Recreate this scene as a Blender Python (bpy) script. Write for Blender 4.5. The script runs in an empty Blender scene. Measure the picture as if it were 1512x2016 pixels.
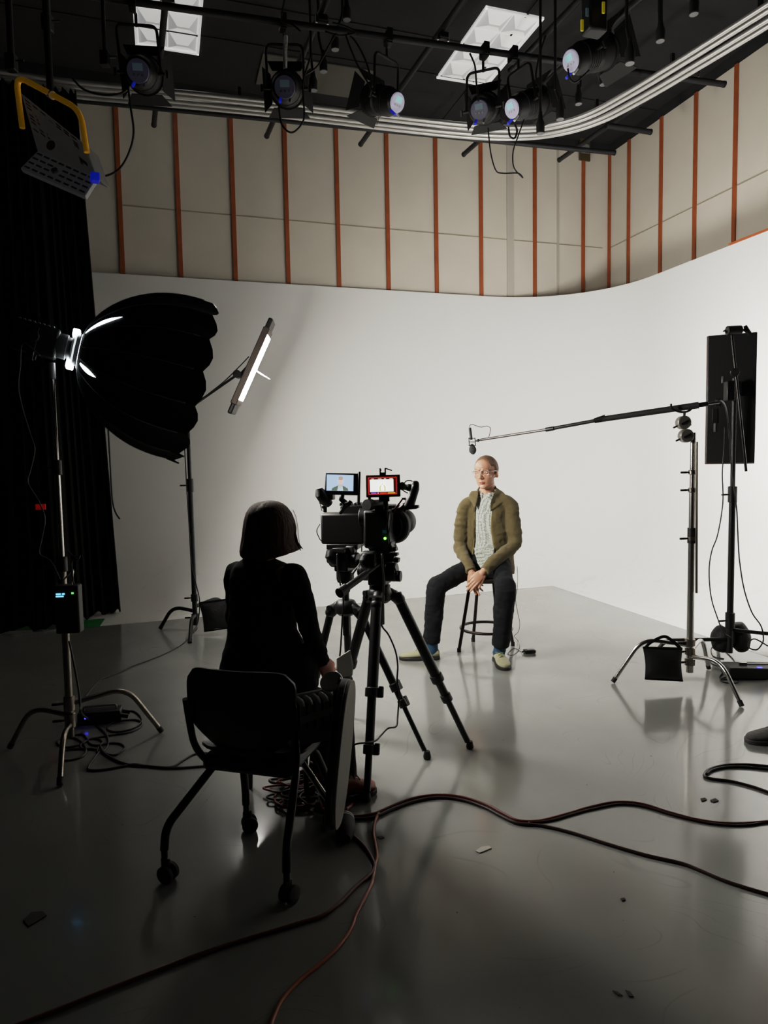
import bpy, bmesh, math, random
from mathutils import Vector, Matrix, noise
V = Vector
SC = bpy.context.scene
COL = SC.collection
random.seed(7)

# ---------------------------------------------------------------- camera model (1512 x 2016)
FPX, CAMH = 1350.0, 1.5
PIT, ROL = math.atan(1350 / 18400), math.atan(330 / 18400)
_F = V((0, math.cos(PIT), -math.sin(PIT)))
_R0 = V((1, 0, 0)); _U0 = _R0.cross(_F)
_R = _R0 * math.cos(ROL) - _U0 * math.sin(ROL)
_U = _R0 * math.sin(ROL) + _U0 * math.cos(ROL)
_C = V((0, 0, CAMH))
def ray(x, y): return _F * FPX + _R * (x - 756) - _U * (y - 1008)
def atz(x, y, z=0.0):
    d = ray(x, y); return _C + d * ((z - CAMH) / d.z)
def at(x, y, Y):
    d = ray(x, y); return _C + d * (Y / d.y)
def onplane(x, y, P0, n):
    d = ray(x, y); return _C + d * ((P0 - _C).dot(n) / d.dot(n))

cam = bpy.data.cameras.new('camera'); camo = bpy.data.objects.new('camera', cam); COL.objects.link(camo)
camo.matrix_world = Matrix(((_R.x, _U.x, -_F.x, 0), (_R.y, _U.y, -_F.y, 0), (_R.z, _U.z, -_F.z, CAMH), (0, 0, 0, 1)))
cam.sensor_fit = 'VERTICAL'; cam.sensor_height = 36.0; cam.lens = 36.0 * FPX / 2016; cam.clip_start = 0.05; cam.clip_end = 60
SC.camera = camo

# ---------------------------------------------------------------- materials
def lin(c):
    return tuple(((v / 255) / 12.92 if v / 255 <= .04045 else ((v / 255 + .055) / 1.055) ** 2.4) for v in c) + (1,)
_MC = {}
def mat(name, rgb=(128, 128, 128), rough=.5, metal=0., emit=0., var=.0, scale=12., bump=0., bscale=60., coat=0., trans=0., spec=.5, sheen=0., alpha=1.):
    if name in _MC: return _MC[name]
    m = bpy.data.materials.new(name); m.use_nodes = True
    nt = m.node_tree; b = nt.nodes['Principled BSDF']
    c = lin(rgb)
    b.inputs['Base Color'].default_value = c
    b.inputs['Roughness'].default_value = rough; b.inputs['Metallic'].default_value = metal
    b.inputs['Specular IOR Level'].default_value = spec
    b.inputs['Coat Weight'].default_value = coat; b.inputs['Transmission Weight'].default_value = trans
    b.inputs['Sheen Weight'].default_value = sheen; b.inputs['Alpha'].default_value = alpha
    if emit: b.inputs['Emission Color'].default_value = c; b.inputs['Emission Strength'].default_value = emit
    if var or bump:
        tc = nt.nodes.new('ShaderNodeTexCoord')
    if var:
        n = nt.nodes.new('ShaderNodeTexNoise'); n.inputs['Scale'].default_value = scale; n.inputs['Detail'].default_value = 5
        nt.links.new(tc.outputs['Object'], n.inputs['Vector'])
        mx = nt.nodes.new('ShaderNodeMix'); mx.data_type = 'RGBA'
        mx.inputs[6].default_value = tuple(max(0, v * (1 - var)) for v in c[:3]) + (1,)
        mx.inputs[7].default_value = tuple(min(1, v * (1 + var)) for v in c[:3]) + (1,)
        nt.links.new(n.outputs['Fac'], mx.inputs[0]); nt.links.new(mx.outputs[2], b.inputs['Base Color'])
    if bump:
        n2 = nt.nodes.new('ShaderNodeTexNoise'); n2.inputs['Scale'].default_value = bscale; n2.inputs['Detail'].default_value = 3
        nt.links.new(tc.outputs['Object'], n2.inputs['Vector'])
        bp = nt.nodes.new('ShaderNodeBump'); bp.inputs['Strength'].default_value = bump; bp.inputs['Distance'].default_value = .01
        nt.links.new(n2.outputs['Fac'], bp.inputs['Height']); nt.links.new(bp.outputs['Normal'], b.inputs['Normal'])
    _MC[name] = m
    return m

# ---------------------------------------------------------------- mesh builder
def frame(axis, up=V((0, 0, 1))):
    z = V(axis).normalized()
    if abs(z.dot(up)) > .98: up = V((1, 0, 0)) if abs(z.x) < .9 else V((0, 1, 0))
    x = up.cross(z).normalized(); y = z.cross(x)
    return Matrix((x, y, z)).transposed()
def rz(a): return Matrix.Rotation(a, 3, 'Z')
def euler(x=0, y=0, z=0):
    from mathutils import Euler
    return Euler((x, y, z)).to_matrix()
def spline(pts, n=8, closed=False):
    pts = [V(p) for p in pts]; out = []
    m = len(pts)
    rng = m if closed else m - 1
    for i in range(rng):
        if closed: p0, p1, p2, p3 = pts[i - 1], pts[i], pts[(i + 1) % m], pts[(i + 2) % m]
        else: p0, p1, p2, p3 = pts[max(i - 1, 0)], pts[i], pts[i + 1], pts[min(i + 2, m - 1)]
        for k in range(n):
            t = k / n
            out.append(.5 * ((2 * p1) + (p2 - p0) * t + (2 * p0 - 5 * p1 + 4 * p2 - p3) * t * t + (3 * p1 - p0 - 3 * p2 + p3) * t ** 3))
    if not closed: out.append(pts[-1])
    return out
def bez(pts, rad, n=6):
    """polyline with rounded corners"""
    pts = [V(p) for p in pts]; out = [pts[0]]
    for i in range(1, len(pts) - 1):
        a, b, c = pts[i - 1], pts[i], pts[i + 1]
        r = min(rad, (a - b).length * .49, (c - b).length * .49)
        p, q = b + (a - b).normalized() * r, b + (c - b).normalized() * r
        for k in range(n + 1):
            t = k / n; out.append(p * (1 - t) ** 2 + b * 2 * t * (1 - t) + q * t * t)
    out.append(pts[-1]); return out

class MB:
    def __init__(s): s.v = []; s.f = []; s.mi = []; s.cur = 0
    def _add(s, vs, fs):
        o = len(s.v); s.v += [V(p) for p in vs]
        for f in fs: s.f.append(tuple(o + i for i in f)); s.mi.append(s.cur)
        return s
    def box(s, c, size, R=None, taper=1.):
        R = R or Matrix.Identity(3); c = V(c); hx, hy, hz = [k / 2 for k in size]
        vs = []
        for sz in (-1, 1):
            t = taper if sz > 0 else 1.
            for sx, sy in ((-1, -1), (1, -1), (1, 1), (-1, 1)): vs.append(c + R @ V((sx * hx * t, sy * hy * t, sz * hz)))
        return s._add(vs, [(3, 2, 1, 0), (4, 5, 6, 7), (0, 1, 5, 4), (1, 2, 6, 5), (2, 3, 7, 6), (3, 0, 4, 7)])
    def loft(s, rings, cap=True, closed_u=True):
        n = len(rings[0]); vs = [p for r in rings for p in r]; fs = []
        for i in range(len(rings) - 1):
            for j in range(n if closed_u else n - 1):
                k = (j + 1) % n
                fs.append((i * n + j, i * n + k, (i + 1) * n + k, (i + 1) * n + j))
        if cap and closed_u:
            fs.append(tuple(range(n - 1, -1, -1))); fs.append(tuple((len(rings) - 1) * n + j for j in range(n)))
        return s._add(vs, fs)
    def tube(s, pts, r, n=10, cap=True, closed=False, sx=1., up=V((0, 0, 1))):
        pts = [V(p) for p in pts]; m = len(pts)
        rs = r if isinstance(r, (list, tuple)) else [r] * m
        rings = []; M = None
        for i in range(m):
            if closed: d = pts[(i + 1) % m] - pts[i - 1]
            else: d = pts[min(i + 1, m - 1)] - pts[max(i - 1, 0)]
            if d.length < 1e-9: d = V((0, 0, 1))
            d.normalize()
            if M is None: M = frame(d, up)
            else:
                x = M.col[0] - d * M.col[0].dot(d)
                if x.length < 1e-6: M = frame(d, up)
                else:
                    x.normalize(); M = Matrix((x, d.cross(x), d)).transposed()
            rings.append([pts[i] + M @ V((math.cos(2 * math.pi * k / n) * rs[i] * sx, math.sin(2 * math.pi * k / n) * rs[i], 0)) for k in range(n)])
        if closed:
            rings.append(rings[0]); return s.loft(rings, cap=False)
        return s.loft(rings, cap)
    def cyl(s, a, b, r, r2=None, n=16):
        return s.tube([a, b], [r, r if r2 is None else r2], n)
    def lathe(s, prof, o=(0, 0, 0), axis=(0, 0, 1), n=24, R=None):
        M = R or frame(axis); o = V(o)
        rings = [[o + M @ V((r * math.cos(2 * math.pi * k / n), r * math.sin(2 * math.pi * k / n), z)) for k in range(n)] for r, z in prof]
        return s.loft(rings)
    def ell(s, c, rad, R=None, nu=20, nv=12):
        R = R or Matrix.Identity(3); c = V(c); rings = []
        rad = (rad, rad, rad) if isinstance(rad, (int, float)) else rad
        for i in range(nv + 1):
            a = math.pi * (i + .001) / (nv + .002) - math.pi / 2
            rings.append([c + R @ V((rad[0] * math.cos(a) * math.cos(2 * math.pi * k / nu), rad[1] * math.cos(a) * math.sin(2 * math.pi * k / nu), rad[2] * math.sin(a))) for k in range(nu)])
        return s.loft(rings)
    def cap(s, a, b, ra, rb, n=14):
        """tapered capsule"""
        a, b = V(a), V(b); d = b - a; L = d.length
        if L < 1e-6: return s.ell(a, ra)
        d /= L; pts = []; rs = []
        for k in range(5):
            t = math.pi / 2 * (1 - k / 5); pts.append(a - d * ra * math.sin(t) * .999); rs.append(max(ra * math.cos(t), ra * .04))
        pts.append(a); rs.append(ra); pts.append(b); rs.append(rb)
        for k in range(1, 6):
            t = math.pi / 2 * k / 5; pts.append(b + d * rb * math.sin(t) * .999); rs.append(max(rb * math.cos(t), rb * .04))
        return s.tube(pts, rs, n)
    def chain(s, pts, rs, n=14):
        for i in range(len(pts) - 1): s.cap(pts[i], pts[i + 1], rs[i], rs[i + 1], n)
        return s
    def prism(s, poly, depth, R=None, o=(0, 0, 0)):
        """2-D polygon (local x,y) extruded +-depth/2 along local z"""
        R = R or Matrix.Identity(3); o = V(o); n = len(poly)
        vs = [o + R @ V((x, y, -depth / 2)) for x, y in poly] + [o + R @ V((x, y, depth / 2)) for x, y in poly]
        fs = [tuple(range(n - 1, -1, -1)), tuple(range(n, 2 * n))] + [(i, (i + 1) % n, n + (i + 1) % n, n + i) for i in range(n)]
        return s._add(vs, fs)
    def strip(s, pts_a, pts_b):
        n = len(pts_a); return s._add(list(pts_a) + list(pts_b), [(i, i + 1, n + i + 1, n + i) for i in range(n - 1)])
    def mesh(s, name):
        me = bpy.data.meshes.new(name); me.from_pydata([tuple(p) for p in s.v], [], s.f)
        me.polygons.foreach_set('material_index', s.mi); me.update()
        return me
    def build(s, name, m, parent=None, smooth=40, bevel=0., seg=2, recalc=True, sub=0, solid=0.):
        me = s.mesh(name)
        if recalc:
            bm = bmesh.new(); bm.from_mesh(me); bmesh.ops.recalc_face_normals(bm, faces=bm.faces); bm.to_mesh(me); bm.free()
        return link(name, me, m, parent, smooth, bevel, seg, sub, solid)
def link(name, me, m, parent=None, smooth=40, bevel=0., seg=2, sub=0, solid=0.):
    for x in (m if isinstance(m, (list, tuple)) else [m]): me.materials.append(x)
    if smooth:
        me.polygons.foreach_set('use_smooth', [True] * len(me.polygons))
        if smooth < 180: me.set_sharp_from_angle(angle=math.radians(smooth))
    o = bpy.data.objects.new(name, me); COL.objects.link(o)
    if parent is not None:
        o.parent = parent
        r = parent
        while r.parent is not None: r = r.parent
        if r.get('_w', 1):   # geometry given in world space: shift it into the parent's space
            w = wloc(parent); me.transform(Matrix.Translation(-w))
    if solid:
        md = o.modifiers.new('solid', 'SOLIDIFY'); md.thickness = solid; md.offset = 0
    if bevel:
        md = o.modifiers.new('bevel', 'BEVEL'); md.width = bevel; md.segments = seg; md.limit_method = 'ANGLE'; md.angle_limit = math.radians(35)
    if sub:
        md = o.modifiers.new('sub', 'SUBSURF'); md.levels = sub; md.render_levels = sub
    return o
def wloc(o):
    w = V((0, 0, 0))
    while o is not None: w = w + o.location; o = o.parent
    return w
def thing(name, label, cat, loc=(0, 0, 0), group=None, local=False):
    o = bpy.data.objects.new(name, None); COL.objects.link(o); o.location = loc; o.empty_display_size = .05
    o['label'] = label; o['category'] = cat
    if group: o['group'] = group
    o['_w'] = 0 if local else 1
    return o
def tag(o, label, cat, group=None):
    o['label'] = label; o['category'] = cat
    if group: o['group'] = group
    return o
def struct(o): o['kind'] = 'structure'; return o
def dup(root, loc, rotz, label, group=None):
    r = root.copy(); COL.objects.link(r); r.location = loc; r.rotation_euler = (0, 0, rotz); r['label'] = label
    if group: r['group'] = group
    for ch in list(root.children):
        c = ch.copy(); COL.objects.link(c); c.parent = r
        for g in ch.children:
            d = g.copy(); COL.objects.link(d); d.parent = c
    return r
def fuse(mb, name, voxel=.006, smooth=5, factor=.5):
    """melt overlapping solids of a builder into one continuous skin"""
    me = mb.mesh(name); o = bpy.data.objects.new(name, me); COL.objects.link(o)
    md = o.modifiers.new('r', 'REMESH'); md.mode = 'VOXEL'; md.voxel_size = voxel
    if smooth:
        ms = o.modifiers.new('s', 'SMOOTH'); ms.iterations = smooth; ms.factor = factor
    dg = bpy.context.evaluated_depsgraph_get(); dg.update()
    r = bpy.data.meshes.new_from_object(o.evaluated_get(dg))
    bpy.data.objects.remove(o); bpy.data.meshes.remove(me)
    r.name = name; r.materials.clear(); return r
def wrinkle(me, amp, sc, stretch=(1, 1, 1), mask=None):
    ns = [v.normal.copy() for v in me.vertices]
    for v, n in zip(me.vertices, ns):
        p = V((v.co.x * stretch[0], v.co.y * stretch[1], v.co.z * stretch[2])) * sc
        k = noise.fractal(p, .8, 2., 3) * amp
        if mask: k *= mask(v.co)
        v.co += n * k
    me.update()
# ---------------------------------------------------------------- shared materials
M_black = mat('black_metal', (20, 20, 21), .42, .3, var=.25, scale=30)
M_blackp = mat('black_plastic', (16, 16, 17), .5, var=.2, scale=40, bump=.05, bscale=400)
M_rubber = mat('black_rubber', (18, 18, 18), .75, var=.2, scale=60)
M_cloth = mat('black_cloth', (13, 13, 14), .95, var=.35, scale=50, bump=.3, bscale=300, spec=.15)
M_chrome = mat('brushed_chrome', (190, 188, 184), .22, 1., var=.12, scale=40)
M_dchrome = mat('dull_chrome', (140, 132, 122), .28, 1., var=.2, scale=40)
M_pipe = mat('black_pipe', (34, 34, 36), .5, .4, var=.3, scale=25)
M_grey = mat('grey_metal', (120, 120, 122), .45, .5, var=.15, scale=30)
M_cab = mat('black_cable', (14, 14, 14), .5)
M_white = mat('white_tag', (225, 225, 222), .6)

# ---------------------------------------------------------------- room shell
TH = math.radians(17.5)
E1 = V((math.cos(TH), math.sin(TH), 0)); NIN = V((math.sin(TH), -math.cos(TH), 0))   # along back wall / out of back wall
FC = atz(1088, 1153.5); FL = atz(197, 1233); FR = atz(1512, 1293.7)                   # painted-floor corner, left end, right end
PB = atz(640, 1193); PR = atz(1290, 1218)
DB, DW = 1.2, 1.3
CB = PB - NIN * DB          # a point of the white sweep's back plane
CR = PR + E1 * DB
def meet(a, d, b, e):
    den = d.x * e.y - d.y * e.x; t = ((b.x - a.x) * e.y - (b.y - a.y) * e.x) / den; return a + d * t
CYC_H = 3.60
R_CORNER = 1.35
K = meet(CB, E1, CR, NIN); K.z = 0                     # sweep corner (sharp)
WK = K - NIN * (DW - DB) + E1 * .44              # wall corner behind it
CEIL = 5.75
def plan_path(off=0., rad=R_CORNER, back=7.2, right=8.0, n=14):
    """plan curve along the back wall, round the corner, along the right wall; off pulls it into the room"""
    k = K + NIN * off - E1 * off; r = max(rad - off, .05)
    c = k + NIN * r - E1 * r
    out = [k - E1 * back + E1 * off]
    for i in range(9): out.append(k - E1 * (r + (back - r - off) * (1 - (i + 1) / 9) * .98))
    for i in range(n + 1):
        a = math.pi / 2 * i / n
        out.append(c - NIN * r * math.cos(a) + E1 * r * math.sin(a))
    for i in range(1, 8): out.append(k + NIN * (r + (right - r) * i / 7))
    return out
# floor: painted grey, scuffed, glossy
def floor_mat():
    m = bpy.data.materials.new('painted_floor'); m.use_nodes = True; nt = m.node_tree; b = nt.nodes['Principled BSDF']; L = nt.links
    tc = nt.nodes.new('ShaderNodeTexCoord')
    def noi(sc, det=6, dist=0., st=None):
        n = nt.nodes.new('ShaderNodeTexNoise'); n.inputs['Scale'].default_value = sc; n.inputs['Detail'].default_value = det; n.inputs['Distortion'].default_value = dist
        if st:
            mp = nt.nodes.new('ShaderNodeMapping'); mp.inputs['Scale'].default_value = st; mp.inputs['Rotation'].default_value = (0, 0, .6)
            L.new(tc.outputs['Object'], mp.inputs['Vector']); L.new(mp.outputs['Vector'], n.inputs['Vector'])
        else: L.new(tc.outputs['Object'], n.inputs['Vector'])
        return n
    def ramp(src, p0, p1, c0, c1):
        r = nt.nodes.new('ShaderNodeValToRGB'); r.color_ramp.elements[0].position = p0; r.color_ramp.elements[1].position = p1
        r.color_ramp.elements[0].color = c0; r.color_ramp.elements[1].color = c1; L.new(src, r.inputs['Fac']); return r
    base = ramp(noi(1.1, 4).outputs['Fac'], .3, .75, lin((121, 122, 118)), lin((139, 140, 135)))
    cn = noi(1.3, 1, 1.0); sb = nt.nodes.new('ShaderNodeMath'); sb.operation = 'SUBTRACT'; sb.inputs[1].default_value = .5; L.new(cn.outputs['Fac'], sb.inputs[0])
    ml = nt.nodes.new('ShaderNodeMath'); ml.operation = 'PINGPONG'; ml.inputs[1].default_value = .035; L.new(sb.outputs[0], ml.inputs[0])
    line = ramp(ml.outputs[0], .0, .0012, (1, 1, 1, 1), (0, 0, 0, 1))
    msk = ramp(noi(2.2, 2).outputs['Fac'], .52, .6, (0, 0, 0, 1), (1, 1, 1, 1))
    mul = nt.nodes.new('ShaderNodeMath'); mul.operation = 'MULTIPLY'; L.new(line.outputs['Color'], mul.inputs[0]); L.new(msk.outputs['Color'], mul.inputs[1])
    mul2 = nt.nodes.new('ShaderNodeMath'); mul2.operation = 'MULTIPLY'; L.new(mul.outputs[0], mul2.inputs[0]); mul2.inputs[1].default_value = .30
    mx = nt.nodes.new('ShaderNodeMix'); mx.data_type = 'RGBA'; L.new(mul2.outputs[0], mx.inputs[0]); L.new(base.outputs['Color'], mx.inputs[6]); mx.inputs[7].default_value = lin((84, 84, 82))
    spk = ramp(noi(30, 2).outputs['Fac'], .77, .79, (0, 0, 0, 1), (1, 1, 1, 1))
    mx2 = nt.nodes.new('ShaderNodeMix'); mx2.data_type = 'RGBA'; L.new(spk.outputs['Color'], mx2.inputs[0]); L.new(mx.outputs[2], mx2.inputs[6]); mx2.inputs[7].default_value = lin((60, 60, 58))
    L.new(mx2.outputs[2], b.inputs['Base Color'])
    rr = nt.nodes.new('ShaderNodeMapRange'); rr.inputs[1].default_value = .25; rr.inputs[2].default_value = .8; rr.inputs[3].default_value = .11; rr.inputs[4].default_value = .20; L.new(noi(1.7, 2).outputs['Fac'], rr.inputs[0]); L.new(rr.outputs[0], b.inputs['Roughness'])
    b.inputs['Specular IOR Level'].default_value = .5; b.inputs['Coat Weight'].default_value = .25; b.inputs['Coat Roughness'].default_value = .07
    bp = nt.nodes.new('ShaderNodeBump'); bp.inputs['Strength'].default_value = .035; bp.inputs['Distance'].default_value = .01
    L.new(noi(7, 3).outputs['Fac'], bp.inputs['Height']); L.new(bp.outputs['Normal'], b.inputs['Normal'])
    return m
M_floor = floor_mat()
# floor polygon: grey part bounded by the painted edge; the rest belongs to the white sweep
fl_l = FL + (FL - FC).normalized() * 1.6; fl_r = FC + (FR - FC).normalized() * 9.
fb = MB(); fb.v = [V((-5, -2.5, 0)), V((5.2, -2.5, 0)), V((5.2, fl_r.y, 0)), V((fl_r.x, fl_r.y, 0)), FC, fl_l, V((-5, fl_l.y, 0))]
fb.v = [V((-5.2, -2.5, 0)), V((fl_r.x, -2.5, 0)) if fl_r.y < -2.5 else V((fl_r.x, fl_r.y, 0)), FC, fl_l, V((-5.2, fl_l.y, 0))]
if fl_r.y < -2.5:
    t = (-2.5 - FC.y) / (fl_r.y - FC.y); fb.v[1] = FC + (fl_r - FC) * t
fb.f = [(0, 1, 2, 3, 4)]; fb.mi = [0]
struct(fb.build('floor', M_floor, smooth=0))
# chroma-green strip of floor at the foot of the curtain
M_green = mat('chroma_green_paint', (20, 120, 52), .6, var=.25, scale=8)
g0, g1 = atz(200, 1226), atz(200, 1238)
gb = MB(); gb._add([atz(-60, 1246, .003), atz(196, 1234, .003), atz(206, 1219, .003), atz(206, 1212, .003), atz(-60, 1226, .003)], [(0, 1, 2, 3, 4)])
struct(gb.build('floor_green', M_green, smooth=0))

# white sweep: floor apron, cove, wall
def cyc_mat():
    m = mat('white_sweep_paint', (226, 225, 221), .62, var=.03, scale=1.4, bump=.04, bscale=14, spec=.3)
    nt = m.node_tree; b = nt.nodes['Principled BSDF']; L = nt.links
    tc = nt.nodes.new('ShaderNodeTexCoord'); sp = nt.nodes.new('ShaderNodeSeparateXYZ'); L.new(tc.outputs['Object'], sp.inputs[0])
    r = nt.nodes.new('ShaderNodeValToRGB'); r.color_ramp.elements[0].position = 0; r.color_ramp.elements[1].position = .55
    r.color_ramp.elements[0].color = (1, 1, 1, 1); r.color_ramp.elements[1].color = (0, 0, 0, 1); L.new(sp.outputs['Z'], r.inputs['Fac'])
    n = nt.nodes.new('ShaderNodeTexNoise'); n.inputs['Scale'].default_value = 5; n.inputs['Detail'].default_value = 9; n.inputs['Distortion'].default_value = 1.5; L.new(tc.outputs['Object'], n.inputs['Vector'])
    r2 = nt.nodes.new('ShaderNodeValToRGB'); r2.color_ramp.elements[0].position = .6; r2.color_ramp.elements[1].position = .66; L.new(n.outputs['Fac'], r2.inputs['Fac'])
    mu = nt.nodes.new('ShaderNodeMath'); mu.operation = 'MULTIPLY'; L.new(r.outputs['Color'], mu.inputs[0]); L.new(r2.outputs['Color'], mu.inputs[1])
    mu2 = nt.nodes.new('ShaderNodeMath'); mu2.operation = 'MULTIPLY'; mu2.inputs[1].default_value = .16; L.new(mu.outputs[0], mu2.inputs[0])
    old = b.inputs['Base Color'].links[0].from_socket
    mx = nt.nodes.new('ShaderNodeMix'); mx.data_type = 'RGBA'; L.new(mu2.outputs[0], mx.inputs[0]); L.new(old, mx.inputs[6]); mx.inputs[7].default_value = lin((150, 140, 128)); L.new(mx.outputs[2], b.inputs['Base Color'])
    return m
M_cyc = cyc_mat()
top = plan_path(0.)
base = []
for p in top:      # foot line = painted edge
    base.append(p)
RC = .95
rows = []
inner = plan_path(RC)
nA = 9
def foot(p):
    """nearest point of the painted edge line(s) for a plan point"""
    dl = (FC - FL).normalized(); dr = (FR - FC).normalized()
    a = FL + dl * (p - FL).dot(dl); b = FC + dr * (p - FC).dot(dr)
    if (p - FC).dot(dl) > 0 and (p - FC).dot(dr) < 0: return FC.copy()
    if (p - FC).dot(dl) > 0 and (p - FC).dot(dr) >= 0: return b
    if (p - FC).dot(dr) < 0: return a
    return a if (p - a).length < (p - b).length else b
rows.append([foot(q) + V((0, 0, .001)) for q in inner])
rows.append([foot(q).lerp(q, .5) + V((0, 0, .002)) for q in inner])
for i in range(nA + 1):
    a = math.pi / 2 * i / nA
    rows.append([V((q.x + (p.x - q.x) * math.sin(a), q.y + (p.y - q.y) * math.sin(a), RC * (1 - math.cos(a)) + .003)) for p, q in zip(top, inner)])
rows.append([p + V((0, 0, 2.2)) for p in top])
rows.append([p + V((0, 0, CYC_H)) for p in top])
rows.append([p - NIN * 0 + (p - q).normalized() * .07 + V((0, 0, CYC_H)) for p, q in zip(top, inner)])
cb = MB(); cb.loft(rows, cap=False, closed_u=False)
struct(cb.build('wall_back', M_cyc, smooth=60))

# plaster upper wall
def plaster():
    m = mat('plaster', (212, 205, 191), .85, var=.07, scale=2.5, bump=.12, bscale=90, spec=.2)
    return m
M_pl = plaster()
ub = MB(); wl = WK - E1 * 8; wr = WK + NIN * 9
Z0, ZB = CYC_H - .5, 5.62
for a, b in ((wl, WK), (WK, wr)):
    ub._add([a + V((0, 0, Z0)), b + V((0, 0, Z0)), b + V((0, 0, ZB)), a + V((0, 0, ZB))], [(0, 1, 2, 3)])
struct(ub.build('wall_upper', M_pl, smooth=0))
# a shallow boxed chase in the corner and the faint horizontal board joint
pj = MB()
for q, w in ((1004, .10), (1098, .03)):
    p = onplane(q, 400, WK, NIN); pj.box(V((p.x, p.y, (Z0 + ZB) / 2)) + NIN * .006, (w, .012, ZB - Z0), rz(TH))
struct(pj.build('trim_40', mat('pale_plaster_strip', (186, 180, 168), .8, var=.05), smooth=0))
jz = 0
zj = onplane(340, 413, WK, NIN).z
jb = MB(); jb.box(V((0, 0, zj)) + WK - E1 * 3.2 + NIN * .003, (6.2, .006, .012), rz(TH)); jb.box(WK + V((0, 0, zj)) + NIN * 3.5 - E1 * .003, (.006, 7, .012), rz(TH))
struct(jb.build('trim_41', mat('board_joint', (160, 150, 132), .9), smooth=0))
# black band above the plaster
kb = MB()
for a, b in ((wl, WK), (WK, wr)):
    kb._add([a + V((0, 0, ZB)), b + V((0, 0, ZB)), b + V((0, 0, CEIL)), a + V((0, 0, CEIL))], [(0, 1, 2, 3)])
M_ceil = mat('black_ceiling_paint', (44, 44, 45), .85, var=.18, scale=6, bump=.2, bscale=70, spec=.2)
struct(kb.build('wall_band', M_ceil, smooth=0))
# brown timber strips, each one its own piece
M_wood = mat('brown_timber', (154, 80, 38), .55, var=.3, scale=9, bump=.1, bscale=40)
SW = .05
k = 0
for q in (118, 236, 351, 459, 563.5, 664, 762, 857.5, 946, 1052):
    p = onplane(q, 400, WK, NIN); k += 1
    b = MB().box(V((p.x, p.y, (Z0 + ZB) / 2)) + NIN * .011, (SW, .02, ZB - Z0), rz(TH)); struct(b.build('trim_%d' % k, M_wood, smooth=0, bevel=.003))
for q in (1147.5, 1201):
    # strips in the corner: the first stands on the back wall, the second on the right wall
    pb = onplane(q, 400, WK, NIN); pr = onplane(q, 400, WK, E1); k += 1
    if (pb - WK).dot(E1) < 0: b = MB().box(V((pb.x, pb.y, (Z0 + ZB) / 2)) + NIN * .011, (SW, .02, ZB - Z0), rz(TH))
    else: b = MB().box(V((pr.x, pr.y, (Z0 + ZB) / 2)) - E1 * .011, (.02, SW, ZB - Z0), rz(TH))
    struct(b.build('trim_%d' % k, M_wood, smooth=0, bevel=.003))
for q in (1239, 1302, 1369, 1447, 1540):
    p = onplane(q, 400, WK, E1); k += 1
    b = MB().box(V((p.x, p.y, (Z0 + ZB) / 2)) - E1 * .011, (.02, SW, ZB - Z0), rz(TH)); struct(b.build('trim_%d' % k, M_wood, smooth=0, bevel=.003))
# timber ledge on top of the white sweep at the right
a = onplane(1436, 480, CR, E1); b_ = onplane(1560, 440, CR, E1)
lb = MB().box(V(((a.x + b_.x) / 2, (a.y + b_.y) / 2, CYC_H + .012)) + E1 * .03, (.08, (a - b_).length, .02), rz(TH)); struct(lb.build('trim_30', M_wood, smooth=0))
# ceiling
struct(MB()._add([V((-7, -3, CEIL)), V((9, -3, CEIL)), V((9, 12, CEIL)), V((-7, 12, CEIL))], [(3, 2, 1, 0)]).build('ceiling', M_ceil, smooth=0, recalc=False))
M_dark = mat('dark_wall_paint', (30, 30, 31), .9, var=.2)
lw = V((-4.6, -2.5, 0))
struct(MB()._add([V((-4.6, -2.5, 0)), V((-4.6, 10, 0)), V((-4.6, 10, CEIL)), V((-4.6, -2.5, CEIL))], [(0, 1, 2, 3)]).build('wall_left', M_dark, smooth=0))
struct(MB()._add([V((-4.6, -2.5, 0)), V((6, -2.5, 0)), V((6, -2.5, CEIL)), V((-4.6, -2.5, CEIL))], [(0, 1, 2, 3)]).build('wall_front', M_dark, smooth=0))
# ceiling tiles grid seams: long shallow battens between black panels
M_seam = mat('black_seam', (24, 24, 25), .8)
for i, q in enumerate(((1060, 0), (640, 110), (560, 20))):
    p = atz(q[0], q[1], CEIL)
    d = E1 if i else NIN
    struct(MB().box(V((p.x, p.y, CEIL - .006)), (9, .02, .012), rz(TH + (0 if i else math.pi / 2))).build('trim_%d' % (50 + i), M_seam, smooth=0))
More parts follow.
